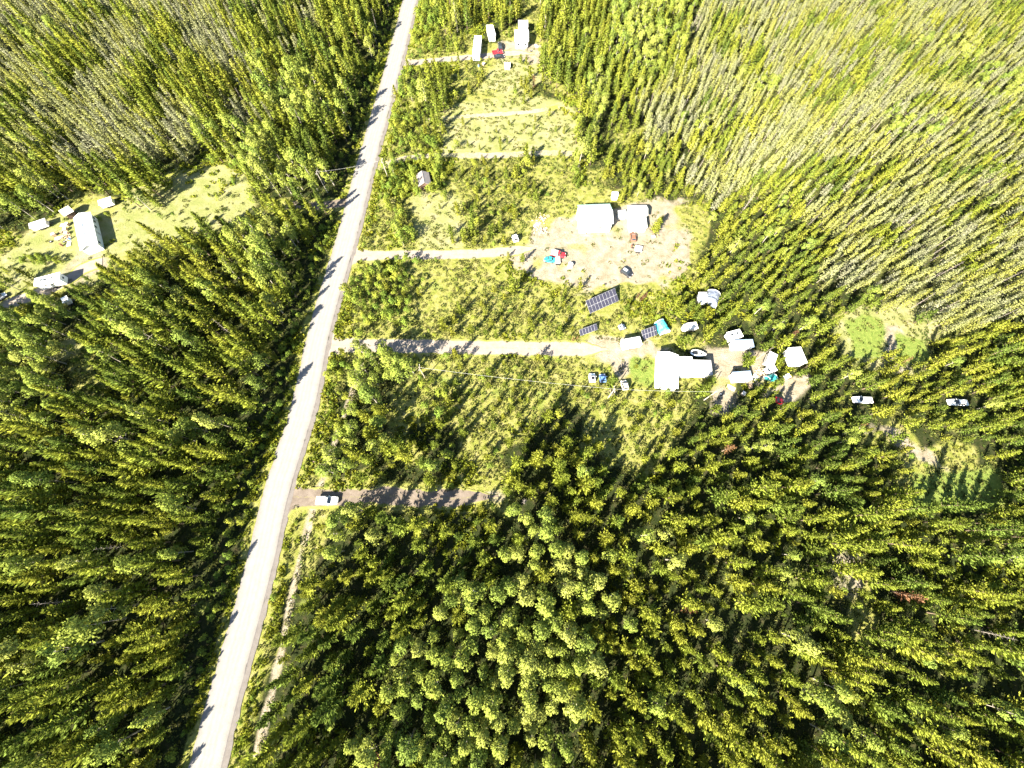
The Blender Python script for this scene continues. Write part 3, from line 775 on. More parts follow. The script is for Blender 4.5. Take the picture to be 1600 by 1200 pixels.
def half_round(name, label, cat, p0, p1, width, h, mat, endmat=None, seg=9, nx_=7):
    c, L, a = place(p0, p1, h * .8)
    t = empty(name, label, cat, (c[0], c[1], 0), a)
    loops = []
    for i in range(nx_):
        x = -L / 2 + L * i / (nx_ - 1); k = 1 + .03 * math.sin(i * 2.1)
        loops.append([(x, -math.cos(math.pi * j / (seg - 1)) * width / 2 * k, -.05 + (math.sin(math.pi * j / (seg - 1)) ** .8 if 0 < j < seg - 1 else 0) * h * (k if i % 2 else k * .97)) for j in range(seg)])
    MB().loft(loops, cap=False).build('tarp', mat, t, smooth=False)
    for e, x in ((0, -L / 2), (nx_ - 1, L / 2)):
        b = MB().add(loops[e], [tuple(range(seg))]); b.build('end_panel', endmat or mat, t)
    for i in (0, nx_ - 1):
        b = MB()
        for j in range(seg - 1): b.cyl(Vector(loops[i][j]) * 1.01, Vector(loops[i][j + 1]) * 1.01, .05, n=5)
        b.build('hoop', M['white'], t)
    reserve((p0[0] + p1[0]) / 2, (p0[1] + p1[1]) / 2, L * 2.4, c[0], c[1], L / 2 + .4)
    return t
half_round('turquoise_shelter', 'bright turquoise rounded tarp shelter beside the small solar row', 'shelter', (1042, 517), (1032, 500), 3.2, 2.2, M['cyan'], M['white'])
half_round('dome_shelter', 'dark grey domed tarp shelter in the pines right of the sandy yard', 'shelter', (1112, 470), (1118, 455), 4.6, 3.0, M['greytarp'], M['greytarp'])
half_round('teal_canopy', 'dark teal tarp canopy among pines below the tall trailer', 'shelter', (1202, 592), (1213, 588), 2.6, 1.8, M['teal'], M['teal'])

def solar(name, label, p0, p1, rows, cols, pw, ph, tilt, low, depth_dir=-1):
    """ground mounted array: low edge shows from p0 to p1"""
    c, L, a = place(p0, p1, low)
    t = empty(name, label, 'solar array', (c[0], c[1], 0), a)
    pw = L / cols
    ct, st_ = math.cos(tilt), math.sin(tilt)
    for i in range(cols):
        for j in range(rows):
            x = -L / 2 + pw * (i + .5); s = ph * (j + .5)
            y, z = s * ct, low + s * st_
            f = MB().box((x, y, z), (pw - .03, ph - .03, .05), 0, 0, tilt).build('panel', M['panelframe'], t)
            MB().box((x, y - st_ * .02, z + ct * .02), (pw - .09, ph - .09, .04), 0, 0, tilt).build('cells', M['panel'], f)
    D = rows * ph
    for i in range(int(cols / 3) + 1):
        x = -L / 2 + .4 + (L - .8) * i / max(1, int(cols / 3))
        b = MB().cyl((x, .3 * ct, -.2), (x, .3 * ct, low + .3 * st_), .05).cyl((x, (D - .3) * ct, -.2), (x, (D - .3) * ct, low + (D - .3) * st_ - .05), .05)
        b.cyl((x, .1 * ct, low + .1 * st_ - .06), (x, D * ct, low + D * st_ - .06), .04)
        b.build('support_post', M['panelframe'], t)
    MB().box((0, D * .5 * ct, low + D * .5 * st_ - .08), (L, .06, .06)).build('rail', M['panelframe'], t)
    mx_, my_ = (p0[0] + p1[0]) / 2, (p0[1] + p1[1]) / 2
    reserve(mx_, my_ - 6, L * 2.9, c[0], c[1], L / 2)
    reserve(p0[0] + 4, p0[1] - 6, 8, c[0], c[1], L / 2); reserve(p1[0] - 4, p1[1] - 8, 8, c[0], c[1], L / 2)
solar('solar_array', 'largest solar array, two rows of dark panels beside the sandy yard', (922, 490), (967, 470), 2, 9, 1.1, 2.05, R(32), .7)
solar('solar_array', 'single row solar array nearest the house driveway and the red brown bush', (907, 525), (934, 515), 1, 6, 1, 1.9, R(38), .6)
solar('solar_array', 'short solar array between the white trailer and the turquoise shelter', (1005, 531), (1027, 523), 2, 5, 1, 1.45, R(38), .5)

# ------------------------------------------------------------------ vehicles
def vehicle(name, label, cat, p0, p1, style, mat, L=None, W=1.9, H=1.55, bed=None, clear=1.0, roof=None):
    """p0 tail, p1 nose; body lofted along its length, cabin, glass, wheels, lamps"""
    c, l_, a = place(p0, p1, .8); L = L or l_
    t = empty(name, label, cat, (c[0], c[1], 0), a); hw = W / 2
    zb = {'sedan': .92, 'suv': 1.02, 'pickup': 1.08}[style]; zh = zb - (.10 if style != 'pickup' else .02)
    def sec(x, w, zl, zt):
        return [(x, -w * .93, zl), (x, -w, (zl + zt) / 2), (x, -w * .97, zt - .08), (x, -w * .86, zt), (x, w * .86, zt), (x, w * .97, zt - .08), (x, w, (zl + zt) / 2), (x, w * .93, zl)]
    st = [(-L / 2, hw * .80, .5, zb - .16), (-L / 2 + .12, hw * .93, .36, zb - .04), (-L / 2 + .5, hw, .3, zb), (L * .12, hw, .28, zb), (L * .22, hw, .28, zb - .01),
          (L / 2 - .7, hw * .98, .3, zh - .03), (L / 2 - .25, hw * .9, .34, zh - .14), (L / 2, hw * .72, .45, zh - .32)]
    bedx0, bedx1 = -L / 2 + .12, -L * .06
    if style == 'pickup':
        st2 = [s for s in st if s[0] >= L * .12]
        b = MB().loft([sec(-L * .07, hw, .3, zb)] + [sec(*s) for s in st2])
        b.box(((bedx0 + bedx1) / 2, 0, .62), (bedx1 - bedx0, W * .92, .1))
        for s in (-1, 1): b.box(((bedx0 + bedx1) / 2, s * (hw - .07), .78), (bedx1 - bedx0, .13, .56))
        b.box((bedx0 - .03, 0, .78), (.08, W - .1, .56)).build('body', mat, t, smooth=False)
        cb = (-L * .07, L * .21); roofx = (-L * .045, L * .08)
    else:
        MB().loft([sec(*s) for s in st]).build('body', mat, t)
        cb = (-L * .36, L * .22) if style == 'sedan' else (-L * .47, L * .23)
        roofx = (-L * .20, L * .04) if style == 'sedan' else (-L * .37, L * .06)
    wt = hw * .64; wb = hw * .90
    lo = [(cb[0], -wb, zb - .01), (cb[1], -wb, zb - .01), (cb[1], wb, zb - .01), (cb[0], wb, zb - .01)]
    hi = [(roofx[0], -wt, H - .03), (roofx[1], -wt, H - .03), (roofx[1], wt, H - .03), (roofx[0], wt, H - .03)]
    hi2 = [(roofx[0] + .08, -wt + .08, H), (roofx[1] - .08, -wt + .08, H), (roofx[1] - .08, wt - .08, H), (roofx[0] + .08, wt - .08, H)]
    MB().loft([lo, hi, hi2]).build('cabin', mat, t)
    if roof: MB().box(((roofx[0] + roofx[1]) / 2, 0, H + .015), (roofx[1] - roofx[0] - .3, wt * 2 - .25, .03)).build('roof_panel', roof, t)
    def quad(nm, ia, ib, f0=.12, f1=.9, s=.07):
        A, B_ = Vector(lo[ia]), Vector(lo[ib]); Cc, D_ = Vector(hi[ib]), Vector(hi[ia])
        def P(u, v): return (A.lerp(B_, u)).lerp(D_.lerp(Cc, u), v)
        q = [P(s, f0), P(1 - s, f0), P(1 - s, f1), P(s, f1)]
        n = (q[1] - q[0]).cross(q[3] - q[0]).normalized()
        b = MB().loft([[p - n * .02 for p in q], [p + n * .02 for p in q]]); b.build(nm, M['glass'], t)
    quad('windshield', 1, 2); quad('rear_window', 3, 0); quad('side_window', 0, 1); quad('side_window', 2, 3)
    for x in (-L * .31, L * .31):
        for s in (-1, 1):
            MB().cyl((x, s * (hw - .26), .33), (x, s * (hw + .01), .33), .34, n=12).build('wheel', M['tyre'], t)
    for s in (-1, 1):
        MB().box((L / 2 - .16, s * hw * .66, zh - .24), (.14, .34, .13)).build('headlight', M['chrome'], t)
        MB().box((-L / 2 + .08, s * hw * .72, zb - .2), (.1, .28, .16)).build('tail_light', M['red'], t)
        MB().box((roofx[1] + .1, s * (hw + .08), zb + .04), (.14, .2, .14)).build('mirror', mat, t)
    if bed == 'panel':
        o = MB().box(((bedx0 + bedx1) / 2, 0, zb + .03), (bedx1 - bedx0 - .05, W * .88, .06)).build('bed_cover', M['panelframe'], t)
        for i in range(3):
            for j in range(3):
                MB().box((bedx0 + (bedx1 - bedx0) * (i + .5) / 3, (j - 1) * W * .28, zb + .07), ((bedx1 - bedx0) / 3.6, W * .24, .03)).build('cover_square', M['silver'], o)
    if bed == 'white':
        MB().box(((bedx0 + bedx1) / 2, 0, zb + .1), (bedx1 - bedx0, W * .95, .5)).build('bed_cap', M['white'], t)
    reserve((p0[0] + p1[0]) / 2, (p0[1] + p1[1]) / 2, L * 3.6 * clear, c[0], c[1], L / 2 + .3)
    return t
vehicle('pickup_truck', 'white pickup truck with grey squared bed cover at the mouth of the dirt driveway', 'pickup truck', (494, 782), (528, 782), 'pickup', M['white'], W=2.05, H=1.85, bed='panel')
vehicle('parked_car', 'white station wagon with dark rear glass in the pines right of the sheds', 'car', (1364, 625), (1333, 624), 'suv', M['white'], W=1.85, H=1.5)
vehicle('parked_car', 'white sedan parked alone among pines near the right edge', 'car', (1513, 629), (1482, 628), 'sedan', M['white'], W=1.85, H=1.45)
vehicle('parked_suv', 'dark car with silver roof parked alone in the middle of the sandy yard', 'car', (971, 420), (987, 431), 'suv', M['black'], W=1.9, H=1.6, roof=M['silver'])
vehicle('pickup_truck', 'red pickup truck with white bed parked behind the turquoise car', 'pickup truck', (861, 395), (884, 399), 'pickup', M['red'], W=1.95, H=1.8, bed='white')
vehicle('parked_car', 'turquoise car parked beside the red pickup in the sandy yard', 'car', (867, 406), (850, 404), 'sedan', M['tealcar'], W=1.8, H=1.45)
vehicle('parked_car', 'black and white car, left one of the two on the grass below the driveway', 'car', (926, 597), (925, 583), 'suv', M['white'], W=1.9, H=1.6, roof=M['black'])
vehicle('parked_car', 'dark blue car, right one of the two on the grass below the driveway', 'car', (943, 597), (941, 584), 'suv', M['blue'], W=1.9, H=1.6)
vehicle('parked_van', 'beige van parked in the shade of bushes left of the house lawn', 'van', (978, 609), (974, 594), 'suv', M['beige'], W=1.9, H=1.8)
vehicle('parked_car', 'dark truck-like car standing north of the red pickup at the top cabin', 'car', (782, 77), (781, 65), 'suv', M['black'], W=1.9, H=1.7)
vehicle('pickup_truck', 'red pickup truck between two dark cars at the top cabin', 'pickup truck', (769, 82), (786, 80), 'pickup', M['red'], W=1.9, H=1.75)
vehicle('parked_car', 'black car parked south of the red pickup at the top cabin', 'car', (772, 88), (788, 86), 'sedan', M['black'], W=1.85, H=1.45)
vehicle('parked_car', 'pale blue car at the left edge of the photo below the motorhome', 'car', (-8, 468), (8, 458), 'sedan', M['silver'], W=1.85, H=1.45)
vehicle('parked_car', 'rusty brown car beside the junk in front of the carport', 'car', (990, 377), (989, 362), 'suv', M['rust_iron'], W=1.8, H=1.5)
vehicle('parked_van', 'white van at the edge of the bushes left of the sandy yard', 'van', (807, 377), (803, 366), 'suv', M['white'], W=1.9, H=1.9)
vehicle('parked_car', 'white car under pines between the teal canopy and the tall trailer', 'car', (1196, 580), (1214, 574), 'sedan', M['white'], W=1.8, H=1.45)
vehicle('parked_car', 'bright red car mostly hidden by pines at the small gravel clearing', 'car', (1212, 624), (1226, 628), 'sedan', M['red'], W=1.8, H=1.4, clear=.7)
vehicle('parked_car', 'small white car on the driveway just north of the parked trailer', 'car', (967, 512), (977, 509), 'sedan', M['silver'], W=1.7, H=1.4, clear=.8)

def deck_trailer(name, label, p0, p1, W, mat):
    c, L, a = place(p0, p1, .7); t = empty(name, label, 'trailer', (c[0], c[1], 0), a)
    MB().box((0, 0, .72), (L, W, .1)).build('deck', mat, t)
    for s in (-1, 1):
        MB().box((0, s * W / 2, .9), (L, .07, .3)).build('side_rail', M['white'], t)
        for x in (-.4, .4): MB().cyl((x, s * (W / 2 + .08), .33), (x, s * (W / 2 + .3), .33), .33, n=12).build('wheel', M['tyre'], t)
    MB().box((-L / 2 - .6, 0, .6), (1.3, .12, .12)).build('hitch', M['black'], t)
    reserve((p0[0] + p1[0]) / 2, (p0[1] + p1[1]) / 2, L * 3, c[0], c[1], L / 2)
deck_trailer('flatbed_trailer', 'white flatbed trailer right behind the turquoise car', (868, 407), (875, 407), 2.2, M['white'])
deck_trailer('flatbed_trailer', 'low pale trailer lying in the clutter right of the rusty brown car', (992, 388), (1003, 390), 2.0, M['offwhite'])

# boat on the shaded ground behind the porch
c_, L_, a_ = place((1078, 550), (1104, 554), .9)
t = empty('motor_boat', 'white rimmed boat with dark open cockpit in the shade behind the porch', 'boat', (c_[0], c_[1], 0), a_)
def hull(L, W, z0, z1, off=0, n=18):
    out = []
    for i in range(n):
        u = 2 * math.pi * i / n; x = math.cos(u) * L / 2
        k = (1 - .45 * max(0, x / (L / 2)) ** 2)
        out.append((x, math.sin(u) * W / 2 * k * (1.1 if x < 0 else 1), z1))
    return out
Ls, Ws = L_, 2.1
b = MB().loft([[(x * .8, y * .5, .25) for x, y, z in hull(Ls, Ws, 0, 0)], [(x, y, .95) for x, y, z in hull(Ls, Ws, 0, 0)], [(x, y, 1.05) for x, y, z in hull(Ls * .97, Ws * .93, 0, 0)]], cap=True)
b.build('hull', M['white'], t)
MB().loft([[(x - .35, y, 1.052) for x, y, z in hull(Ls * .66, Ws * .62, 0, 0)], [(x - .35, y, 1.06) for x, y, z in hull(Ls * .64, Ws * .60, 0, 0)]]).build('cockpit', M['black'], t)
MB().box((.15, 0, 1.16), (.5, 1.1, .2)).build('console', M['white'], t)
MB().box((-Ls / 2 + .1, 0, .9), (.4, .4, .7)).build('outboard_motor', M['black'], t)
for s in (-1, 1): MB().box((0, s * .45, .14), (1.6, .2, .3)).build('cradle_beam', M['wood'], t)
reserve(1091, 552, 20, c_[0], c_[1], 3)

# ------------------------------------------------------------------ yard clutter: every piece a thing
def small(kind, label, p, rz, sc=1.0, group=None):
    x, y = at(p[0], p[1], 0)
    if kind == 'tank':
        t = empty('water_tank', label, 'tank', (x, y, 0), rz, group)
        MB().cyl((0, 0, 0), (0, 0, 1.5 * sc), 1.0 * sc, n=18).build('tank_body', M['white'], t)
        MB().loft([[(math.cos(i * .349) * 1.0 * sc, math.sin(i * .349) * 1.0 * sc, 1.5 * sc) for i in range(18)], [(math.cos(i * .349) * .4 * sc, math.sin(i * .349) * .4 * sc, 1.8 * sc) for i in range(18)]]).build('dome', M['white'], t)
        MB().cyl((0, 0, 1.78 * sc), (0, 0, 1.9 * sc), .28 * sc, n=12).build('lid', M['black'], t)
    elif kind == 'pallet':
        t = empty('pallet', label, 'pallet', (x, y, 0), rz, group)
        for i in range(6): MB().box((-.55 + .22 * i, 0, .16), (.14, 1.1, .03)).build('board', M['wood'], t)
        for i in range(3): MB().box((0, -.5 + .5 * i, .075), (1.25, .1, .14)).build('runner', M['wood'], t)
    elif kind == 'drum':
        t = empty('steel_drum', label, 'drum', (x, y, 0), rz, group)
        MB().cyl((0, 0, 0), (0, 0, .88), .3, n=14).build('shell', M['blue'] if rnd.random() < .5 else M['rust_iron'], t)
        MB().cyl((0, 0, .88), (0, 0, .91), .31, n=14).build('rim', M['rust_iron'], t)
    elif kind == 'sheet':
        t = empty('metal_sheet', label, 'metal sheet', (x, y, 0), rz, group)
        MB().box((0, 0, .08), (2.2 * sc, 1.2 * sc, .04), 0, .04).build('sheet', M['offwhite'], t)
        MB().box((.1, .2, .03), (2.0 * sc, .12, .06)).build('batten', M['wood'], t)
    elif kind == 'crate':
        t = empty('wooden_crate', label, 'crate', (x, y, 0), rz, group)
        MB().box((0, 0, .4), (1.1, .9, .8)).build('box_body', M['wood'], t)
        for i in range(3): MB().box((-.4 + .4 * i, 0, .82), (.3, .96, .05)).build('slat', M['offwhite'], t)
    elif kind == 'woodpile':
        t = empty('firewood_pile', label, 'firewood pile', (x, y, 0), rz, group)
        g = random.Random(int(p[0] * 7 + p[1]))
        for i in range(34):
            r_ = .12 + g.random() * .06; u = g.gauss(0, .75) * sc; v = g.gauss(0, .6) * sc; z = .12 + max(0, .6 - .35 * (u * u + v * v)) * g.random()
            an = g.random() * 3.1
            MB().cyl((u - math.cos(an) * .3, v - math.sin(an) * .3, z), (u + math.cos(an) * .3, v + math.sin(an) * .3, z + g.uniform(-.06, .06)), r_, n=6).build('log', M['firewood'], t)
    elif kind == 'tire':
        t = empty('old_tyre', label, 'tyre', (x, y, 0), rz, group)
        b = MB(); n = 14
        for i in range(n):
            u0, u1 = 6.2832 * i / n, 6.2832 * (i + 1) / n
            b.cyl((math.cos(u0) * .34, math.sin(u0) * .34, .14), (math.cos(u1) * .34, math.sin(u1) * .34, .14), .13, n=6)
        b.build('tread_ring', M['tyre'], t)
        MB().cyl((0, 0, .05), (0, 0, .2), .2, n=10).build('rim', M['silver'], t)
    KEEP.append((x, y, 1.0 * sc))
    q = at(p[0], p[1], 0); CLEAR.append((q[0], q[1], .7 * sc))
    return t
small('tank', 'round white water tank among pines left of the cargo trailer', (1069, 514), 0, .95)
small('tank', 'low round white tank at the foot of the sandy yard by the turquoise car', (891, 416), 0, .8)
small('woodpile', 'heap of split firewood on the brown yard beside the patched shed', (1188, 583), .4, 1.3)
small('woodpile', 'pale heap of firewood left of the barn', (846, 343), 1.1, 1.6)
small('woodpile', 'second heap of firewood left of the barn, just below the first', (848, 362), .2, 1.5)
small('woodpile', 'heap of wood beside the mobile home steps', (102, 372), .2, 1.4)
for i, (a, b_) in enumerate([(838, 352), (856, 338), (104, 360), (98, 384), (80, 378), (62, 352), (107, 352), (100, 352), (96, 362), (106, 366), (110, 374), (101, 378), (92, 372), (86, 368), (108, 381), (1004, 380), (996, 392), (986, 386), (1126, 616), (1142, 606),
                            (1160, 616), (1230, 588), (1236, 595), (756, 102), (748, 104), (830, 80), (838, 72), (822, 76), (1180, 590), (1172, 604), (1020, 372), (1000, 345)]):
    kinds = ('sheet', 'pallet', 'crate', 'drum', 'tire', 'sheet', 'crate')
    k = kinds[i % 7]
    where = ('in the junk left of the barn' if a < 870 and 330 < b_ < 380 and a > 800 else 'in the junk beside the mobile home' if a < 130 else 'in the clutter below the carport' if 980 < a < 1030 and b_ > 340 and b_ < 400
             else 'in the yard of the top cabin' if b_ < 110 else 'in the clutter of the brown yard')
    adj = {'sheet': 'pale roofing sheet lying flat', 'pallet': 'weathered wooden pallet', 'crate': 'slatted wooden crate', 'drum': 'upright steel drum', 'tire': 'old black tyre lying flat'}[k]
    small(k, adj + ' ' + where, (a, b_), rnd.random() * 3, 1.0, group=adj.split(' lying')[0] + 's ' + where)

# poles and the lines they carry
def pole(p, H, label, arm=True, rz=0):
    x, y = at(p[0], p[1], 0)
    t = empty('utility_pole', label, 'utility pole', (x, y, 0), rz)
    MB().cyl((0, 0, -.3), (0, 0, H), .15, .10, 8).build('post', M['palebark'], t)
    if arm:
        MB().box((0, 0, H - .5), (.12, 1.8, .14)).build('cross_arm', M['snag'], t)
        for s in (-.8, 0, .8): MB().cyl((0, s, H - .42), (0, s, H - .2), .05).build('insulator', M['white'], t)
    KEEP.append((x, y, .8)); return Vector((x, y, H - .25))
def cable(a, b, sag, label, r=.02):
    m_ = MB(); n = 16
    pts = [a.lerp(b, i / n) - Vector((0, 0, sag * 4 * (i / n) * (1 - i / n))) for i in range(n + 1)]
    for p, q in zip(pts[:-1], pts[1:]): m_.cyl(p, q, r, n=4)
    o = m_.build('overhead_wire', M['wire']); tag(o, label, 'wire')
pa = pole((512, 301), 8.5, 'pale utility pole at the forest edge left of the road')
pb = pole((606, 277), 7.0, 'short pale utility pole on the plot side of the road', arm=True)
cable(pa, pb, .5, 'thin wire crossing high over the gravel road')
pc = pole((664, 590), 7.5, 'utility pole in the bushes below the house driveway near the road')
pd = pole((950, 622), 7.5, 'utility pole in the bushes below the two parked cars')
pe = pole((1100, 625), 7.0, 'utility pole below the porch of the homestead house', arm=False)
cable(pc, pd, .9, 'long thin wire running below the house driveway')
cable(pd, pe, .5, 'thin wire running below the homestead house')
x, y = at(490, 721); x2, y2 = at(525, 733)
o = MB().cyl((x, y, .22), (x2, y2, .22), .16, .09, 7).build('fallen_log', M['bark']); tag(o, 'thin dark fallen log lying across the ditch track', 'log')

# ------------------------------------------------------------------ planting
H0 = CAM_H
CL = np.array(CLEAR); KP = np.array(KEEP)
step = 1.55
qx, qy = np.meshgrid(np.arange(-330, 330, step), np.arange(-72, 300, step))
qx = qx.ravel() + rng.uniform(-.5, .5, qx.size) * step; qy = qy.ravel() + rng.uniform(-.5, .5, qy.size) * step
a, b_, dp = to_px(qx, qy, 0)
ok = (dp > 10) & (a > -190) & (a < 1790) & (b_ > -150) & (b_ < 1330)
qx, qy = qx[ok], qy[ok]
perm = rng.permutation(len(qx)); qx, qy = qx[perm], qy[perm]
def apparent(x, y, z, j=26):
    a, b_, _ = to_px(x, y, z)
    return cell(a + (vnoise(x, y, 7, 31) - .5) * 2 * j, b_ + (vnoise(x, y, 7, 32) - .5) * 2 * j)
tall = apparent(qx, qy, 6.0); low_ = apparent(qx, qy, 1.2)
base = apparent(qx, qy, 0.0, 10)
dirt_d = np.zeros(len(qx), bool)
for P in DIRT: dirt_d |= in_poly(qx, qy, P)
for P in LUSH[:2]: dirt_d |= in_poly(qx, qy, P)
lushin = dirt_d.copy()
sid_ = np.where(qx < np.interp(qy, ROADC[:, 1], ROADC[:, 0]), -1, 1); rd_ = seg_dist(qx, qy, ROADC)
band = (sid_ < 0) & (rd_ < 19) & (tall >= 4)
tall = np.where(band, 1, tall); low_ = np.where((sid_ < 0) & (rd_ < 19) & (low_ >= 4), 1, low_)
palein = np.zeros(len(qx), bool)
for P in PALE: palein |= in_poly(qx, qy, P)
droad = seg_dist(qx, qy, ROADC)
side = np.where(qx < np.interp(qy, ROADC[:, 1], ROADC[:, 0]), -1, 1)
dtrack = np.full(len(qx), 1e9)
for P, h in dl.values(): dtrack = np.minimum(dtrack, seg_dist(qx, qy, P) - h)
dditch = np.minimum(seg_dist(qx, qy, line(DITCH)), seg_dist(qx, qy, line(DITCH2)) + .4)
dkeep = np.full(len(qx), 1e9)
for kx, ky, kr in KEEP: dkeep = np.minimum(dkeep, np.hypot(qx - kx, qy - ky) - kr)
def hides(h, rad):
    """does a tree of height h standing at q hide something kept in sight"""
    f = H0 / (H0 - h); hid = np.zeros(len(qx), bool)
    for cx, cy, cr in CLEAR:
        bx, by = qx * f, qy * f; dx_, dy_ = bx - qx, by - qy; L = dx_ ** 2 + dy_ ** 2 + 1e-9
        t_ = np.clip(((cx - qx) * dx_ + (cy - qy) * dy_) / L, 0, 1)
        hid |= np.hypot(cx - qx - t_ * dx_, cy - qy - t_ * dy_) < cr + rad
    return hid
hid_t = hides(7, .9); hid_T = hides(11, 1.2); hid_m = hides(4, .6); hid_s = hides(1.5, .4)
mixn = vnoise(qx, qy, 11, 40); mix2 = vnoise(qx, qy, 24, 41); cl = vnoise(qx, qy, 6, 42)
T_, P_, M_, A_, Y_, B_, S_, O_ = range(8)
pxa, pya, _ = to_px(qx, qy, 0)
short = (qx > 30) & (pya < 760)           # younger stand on the plot side
shedarea = (pxa > 1090) & (pxa < 1330) & (pya > 470) & (pya < 650)
def tall_h(kind, i, r):
    far = np.clip((qx[i] - 60) / 180, 0, 1) * np.clip((qy[i] - 60) / 120, 0, 1)
    if kind == 'spruce': return (6.2 + 3.0 * r) if side[i] < 0 else (5.6 + 2.6 * r) * (1 - .40 * far)
    if side[i] < 0: return (8.8 + 5.5 * r ** 1.1) * (.82 if droad[i] < 13 else 1) 
    if short[i]: return (5.2 + 2.8 * r) * (1 - .25 * far) if pya[i] > 250 else (6 + 3.5 * r) * (1 - .35 * far)
    return (6.0 + 6.5 * r ** 1.1)
grid = {}
placed = []
R_ = rng.random((len(qx), 4))
for i in range(len(qx)):
    x, y = qx[i], qy[i]; k = tall[i]; lo = low_[i]; r0, r1, r2, r3 = R_[i]
    if dkeep[i] < .3 or droad[i] < 4.9: continue
    kind = None
    if k <= A_ and lo <= A_:
        if droad[i] < (9.4 if side[i] < 0 else 8) or dtrack[i] < (.3 if pya[i] > 700 else 1.2) or (hid_t[i] if short[i] else hid_T[i]) or (lushin[i] and not (shedarea[i] and r3 < .35)) or dkeep[i] < .7 or dditch[i] < 1.8 or (side[i] > 0 and pya[i] > 785 and droad[i] < 12.3): k = None
        if k == T_:
            if mixn[i] > .62 and r0 < .8: kind, h, d = 'pine', tall_h('pine', i, r1), 2.7
            elif mix2[i] > .78 and r0 < .5: kind, h, d = 'aspen', tall_h('pine', i, r1) * .95, 2.8
            elif r0 < .07: kind, h, d = 'snag', tall_h('spruce', i, r1), 1.9
            else: kind, h, d = 'spruce', tall_h('spruce', i, r1), 1.95
        elif k == P_:
            if r0 < .05 + .3 * (mixn[i] > .75): kind, h, d = 'aspen', tall_h('pine', i, r1) * .95, 3.2
            elif r0 > .992: kind, h, d = 'snag', 9, 3
            elif r0 > .9895: kind, h, d = 'rust', 6 + 2 * r1, 3
            elif r0 > .86: kind, h, d = 'young', 2.5 + 2.8 * r1, 1.9
            else:
                if not short[i] and cl[i] < .19 and r2 < .85: k = -1; continue
                kind, h = 'pine', tall_h('pine', i, r1 * (.6 + .8 * mixn[i])) * (.62 if r3 > .78 else 1.0); d = 1.65 + .085 * h + 1.0 * r2 ** 2 + (.7 if shedarea[i] else 0)
        elif k == M_:
            if mixn[i] + .3 * r0 > .62: kind, h, d = 'aspen', tall_h('pine', i, r1), 3.0
            else: kind, h, d = 'pine', tall_h('pine', i, r1), 2.8
        elif k == A_:
            if r0 < .10: kind, h, d = 'pine', 7 + 3.5 * r1, 3.0
            else: kind, h, d = 'aspen', 6 + 4.5 * r1, 2.5
    if kind is None:
        if lushin[i] or dtrack[i] < .4 or dditch[i] < 1.0: continue
        if side[i] < 0 and droad[i] < 6.2: continue
        if side[i] > 0 and pya[i] > 590 and droad[i] < 11 and (r0 > .45 or dditch[i] < 1.6): continue
        if palein[i] and r0 > .06: continue
        if hid_m[i]:
            if hid_s[i]: continue
        if lo <= A_:
            if k is not None and k > A_ : kind, h, d = ('young', 2.5 + 3 * r1, 2.4)
            elif droad[i] < 9.5 or dtrack[i] < 1.2: kind, h, d = ('shrub', 1 + 1.5 * r1, 1.8)
            elif hid_t[i] and not hid_m[i]: kind, h, d = 'young', 2.2 + 2.2 * r1, 2.4
        elif lo == Y_:
            if cl[i] < .42 and r0 > .14: continue
            big = max(0, cl[i] - .42) * 3.2
            if r0 < .72: kind, h, d = 'young', 1.8 + (1.8 + 2.6 * big) * r1, 1.7 + 1.0 * r2 + .5 * big
            else: kind, h, d = 'shrub', .9 + (1.2 + 1.8 * big) * r1, 1.3 + 1.0 * r2 + .5 * big
        elif lo == B_ and dtrack[i] < 4 and pya[i] > 545: continue
        elif lo == B_:
            if r0 < .8: kind, h, d = 'shrub', 1.6 + 2.2 * r1, 1.55
            elif r0 < .92: kind, h, d = 'young', 3 + 2.5 * r1, 2.2
            else: kind, h, d = 'aspen', 4.5 + 2 * r1, 2.4
        elif lo == S_:
            if cl[i] < .5: continue
            if r0 < .30: kind, h, d = 'shrub', .8 + 1.1 * r1, 2.2
            elif r0 < .38: kind, h, d = 'young', 1.5 + 2.2 * r1, 2.6
        elif lo == O_ and r0 < .012: kind, h, d = 'shrub', .7 + .6 * r1, 3
        if kind in ('young', 'shrub', 'aspen') and (hid_m[i] and h > 1.6): h = 1.3; kind = 'shrub'
    if kind is None: continue
    if side[i] > 0 and pya[i] > 590 and droad[i] < 11: kind, h, d = 'shrub', .7 + .8 * r1, 1.5
    d *= (.94 + .25 * r3) * (1.0 if h > 2 or kind != 'shrub' else 1.0)
    gi, gj = int(x // 4.5), int(y // 4.5); bad = False
    for u in (-1, 0, 1):
        for v in (-1, 0, 1):
            for (ox, oy, od) in grid.get((gi + u, gj + v), ()):
                if (ox - x) ** 2 + (oy - y) ** 2 < ((d + od) / 2) ** 2: bad = True; break
            if bad: break
        if bad: break
    if bad: continue
    grid.setdefault((gi, gj), []).append((x, y, d))
    placed.append((kind, x, y, h))
# trees the photograph picks out one by one
def put(kind, p, h): x, y = at(p[0], p[1], 0); placed.append((kind, x, y, h))
for p, h in [((1021, 366), 7), ((815, 411), 4.6), ((905, 455), 4.5), ((880, 462), 3.8), ((1030, 352), 4)]: put('pine', p, h) if h > 6 else put('young', p, h)
for p, h in [((1000, 470), 3.4), ((994, 466), 3.0), ((1006, 466), 3.2), ((895, 533), 2.2), ((901, 530), 2.0), ((1335, 668), 4), ((1128, 705), 6), ((1232, 528), 4.5), ((607, 1172), 7), ((1065, 945), 7), ((1400, 570), 5), ((833, 140), 5)]: put('rust', p, h)

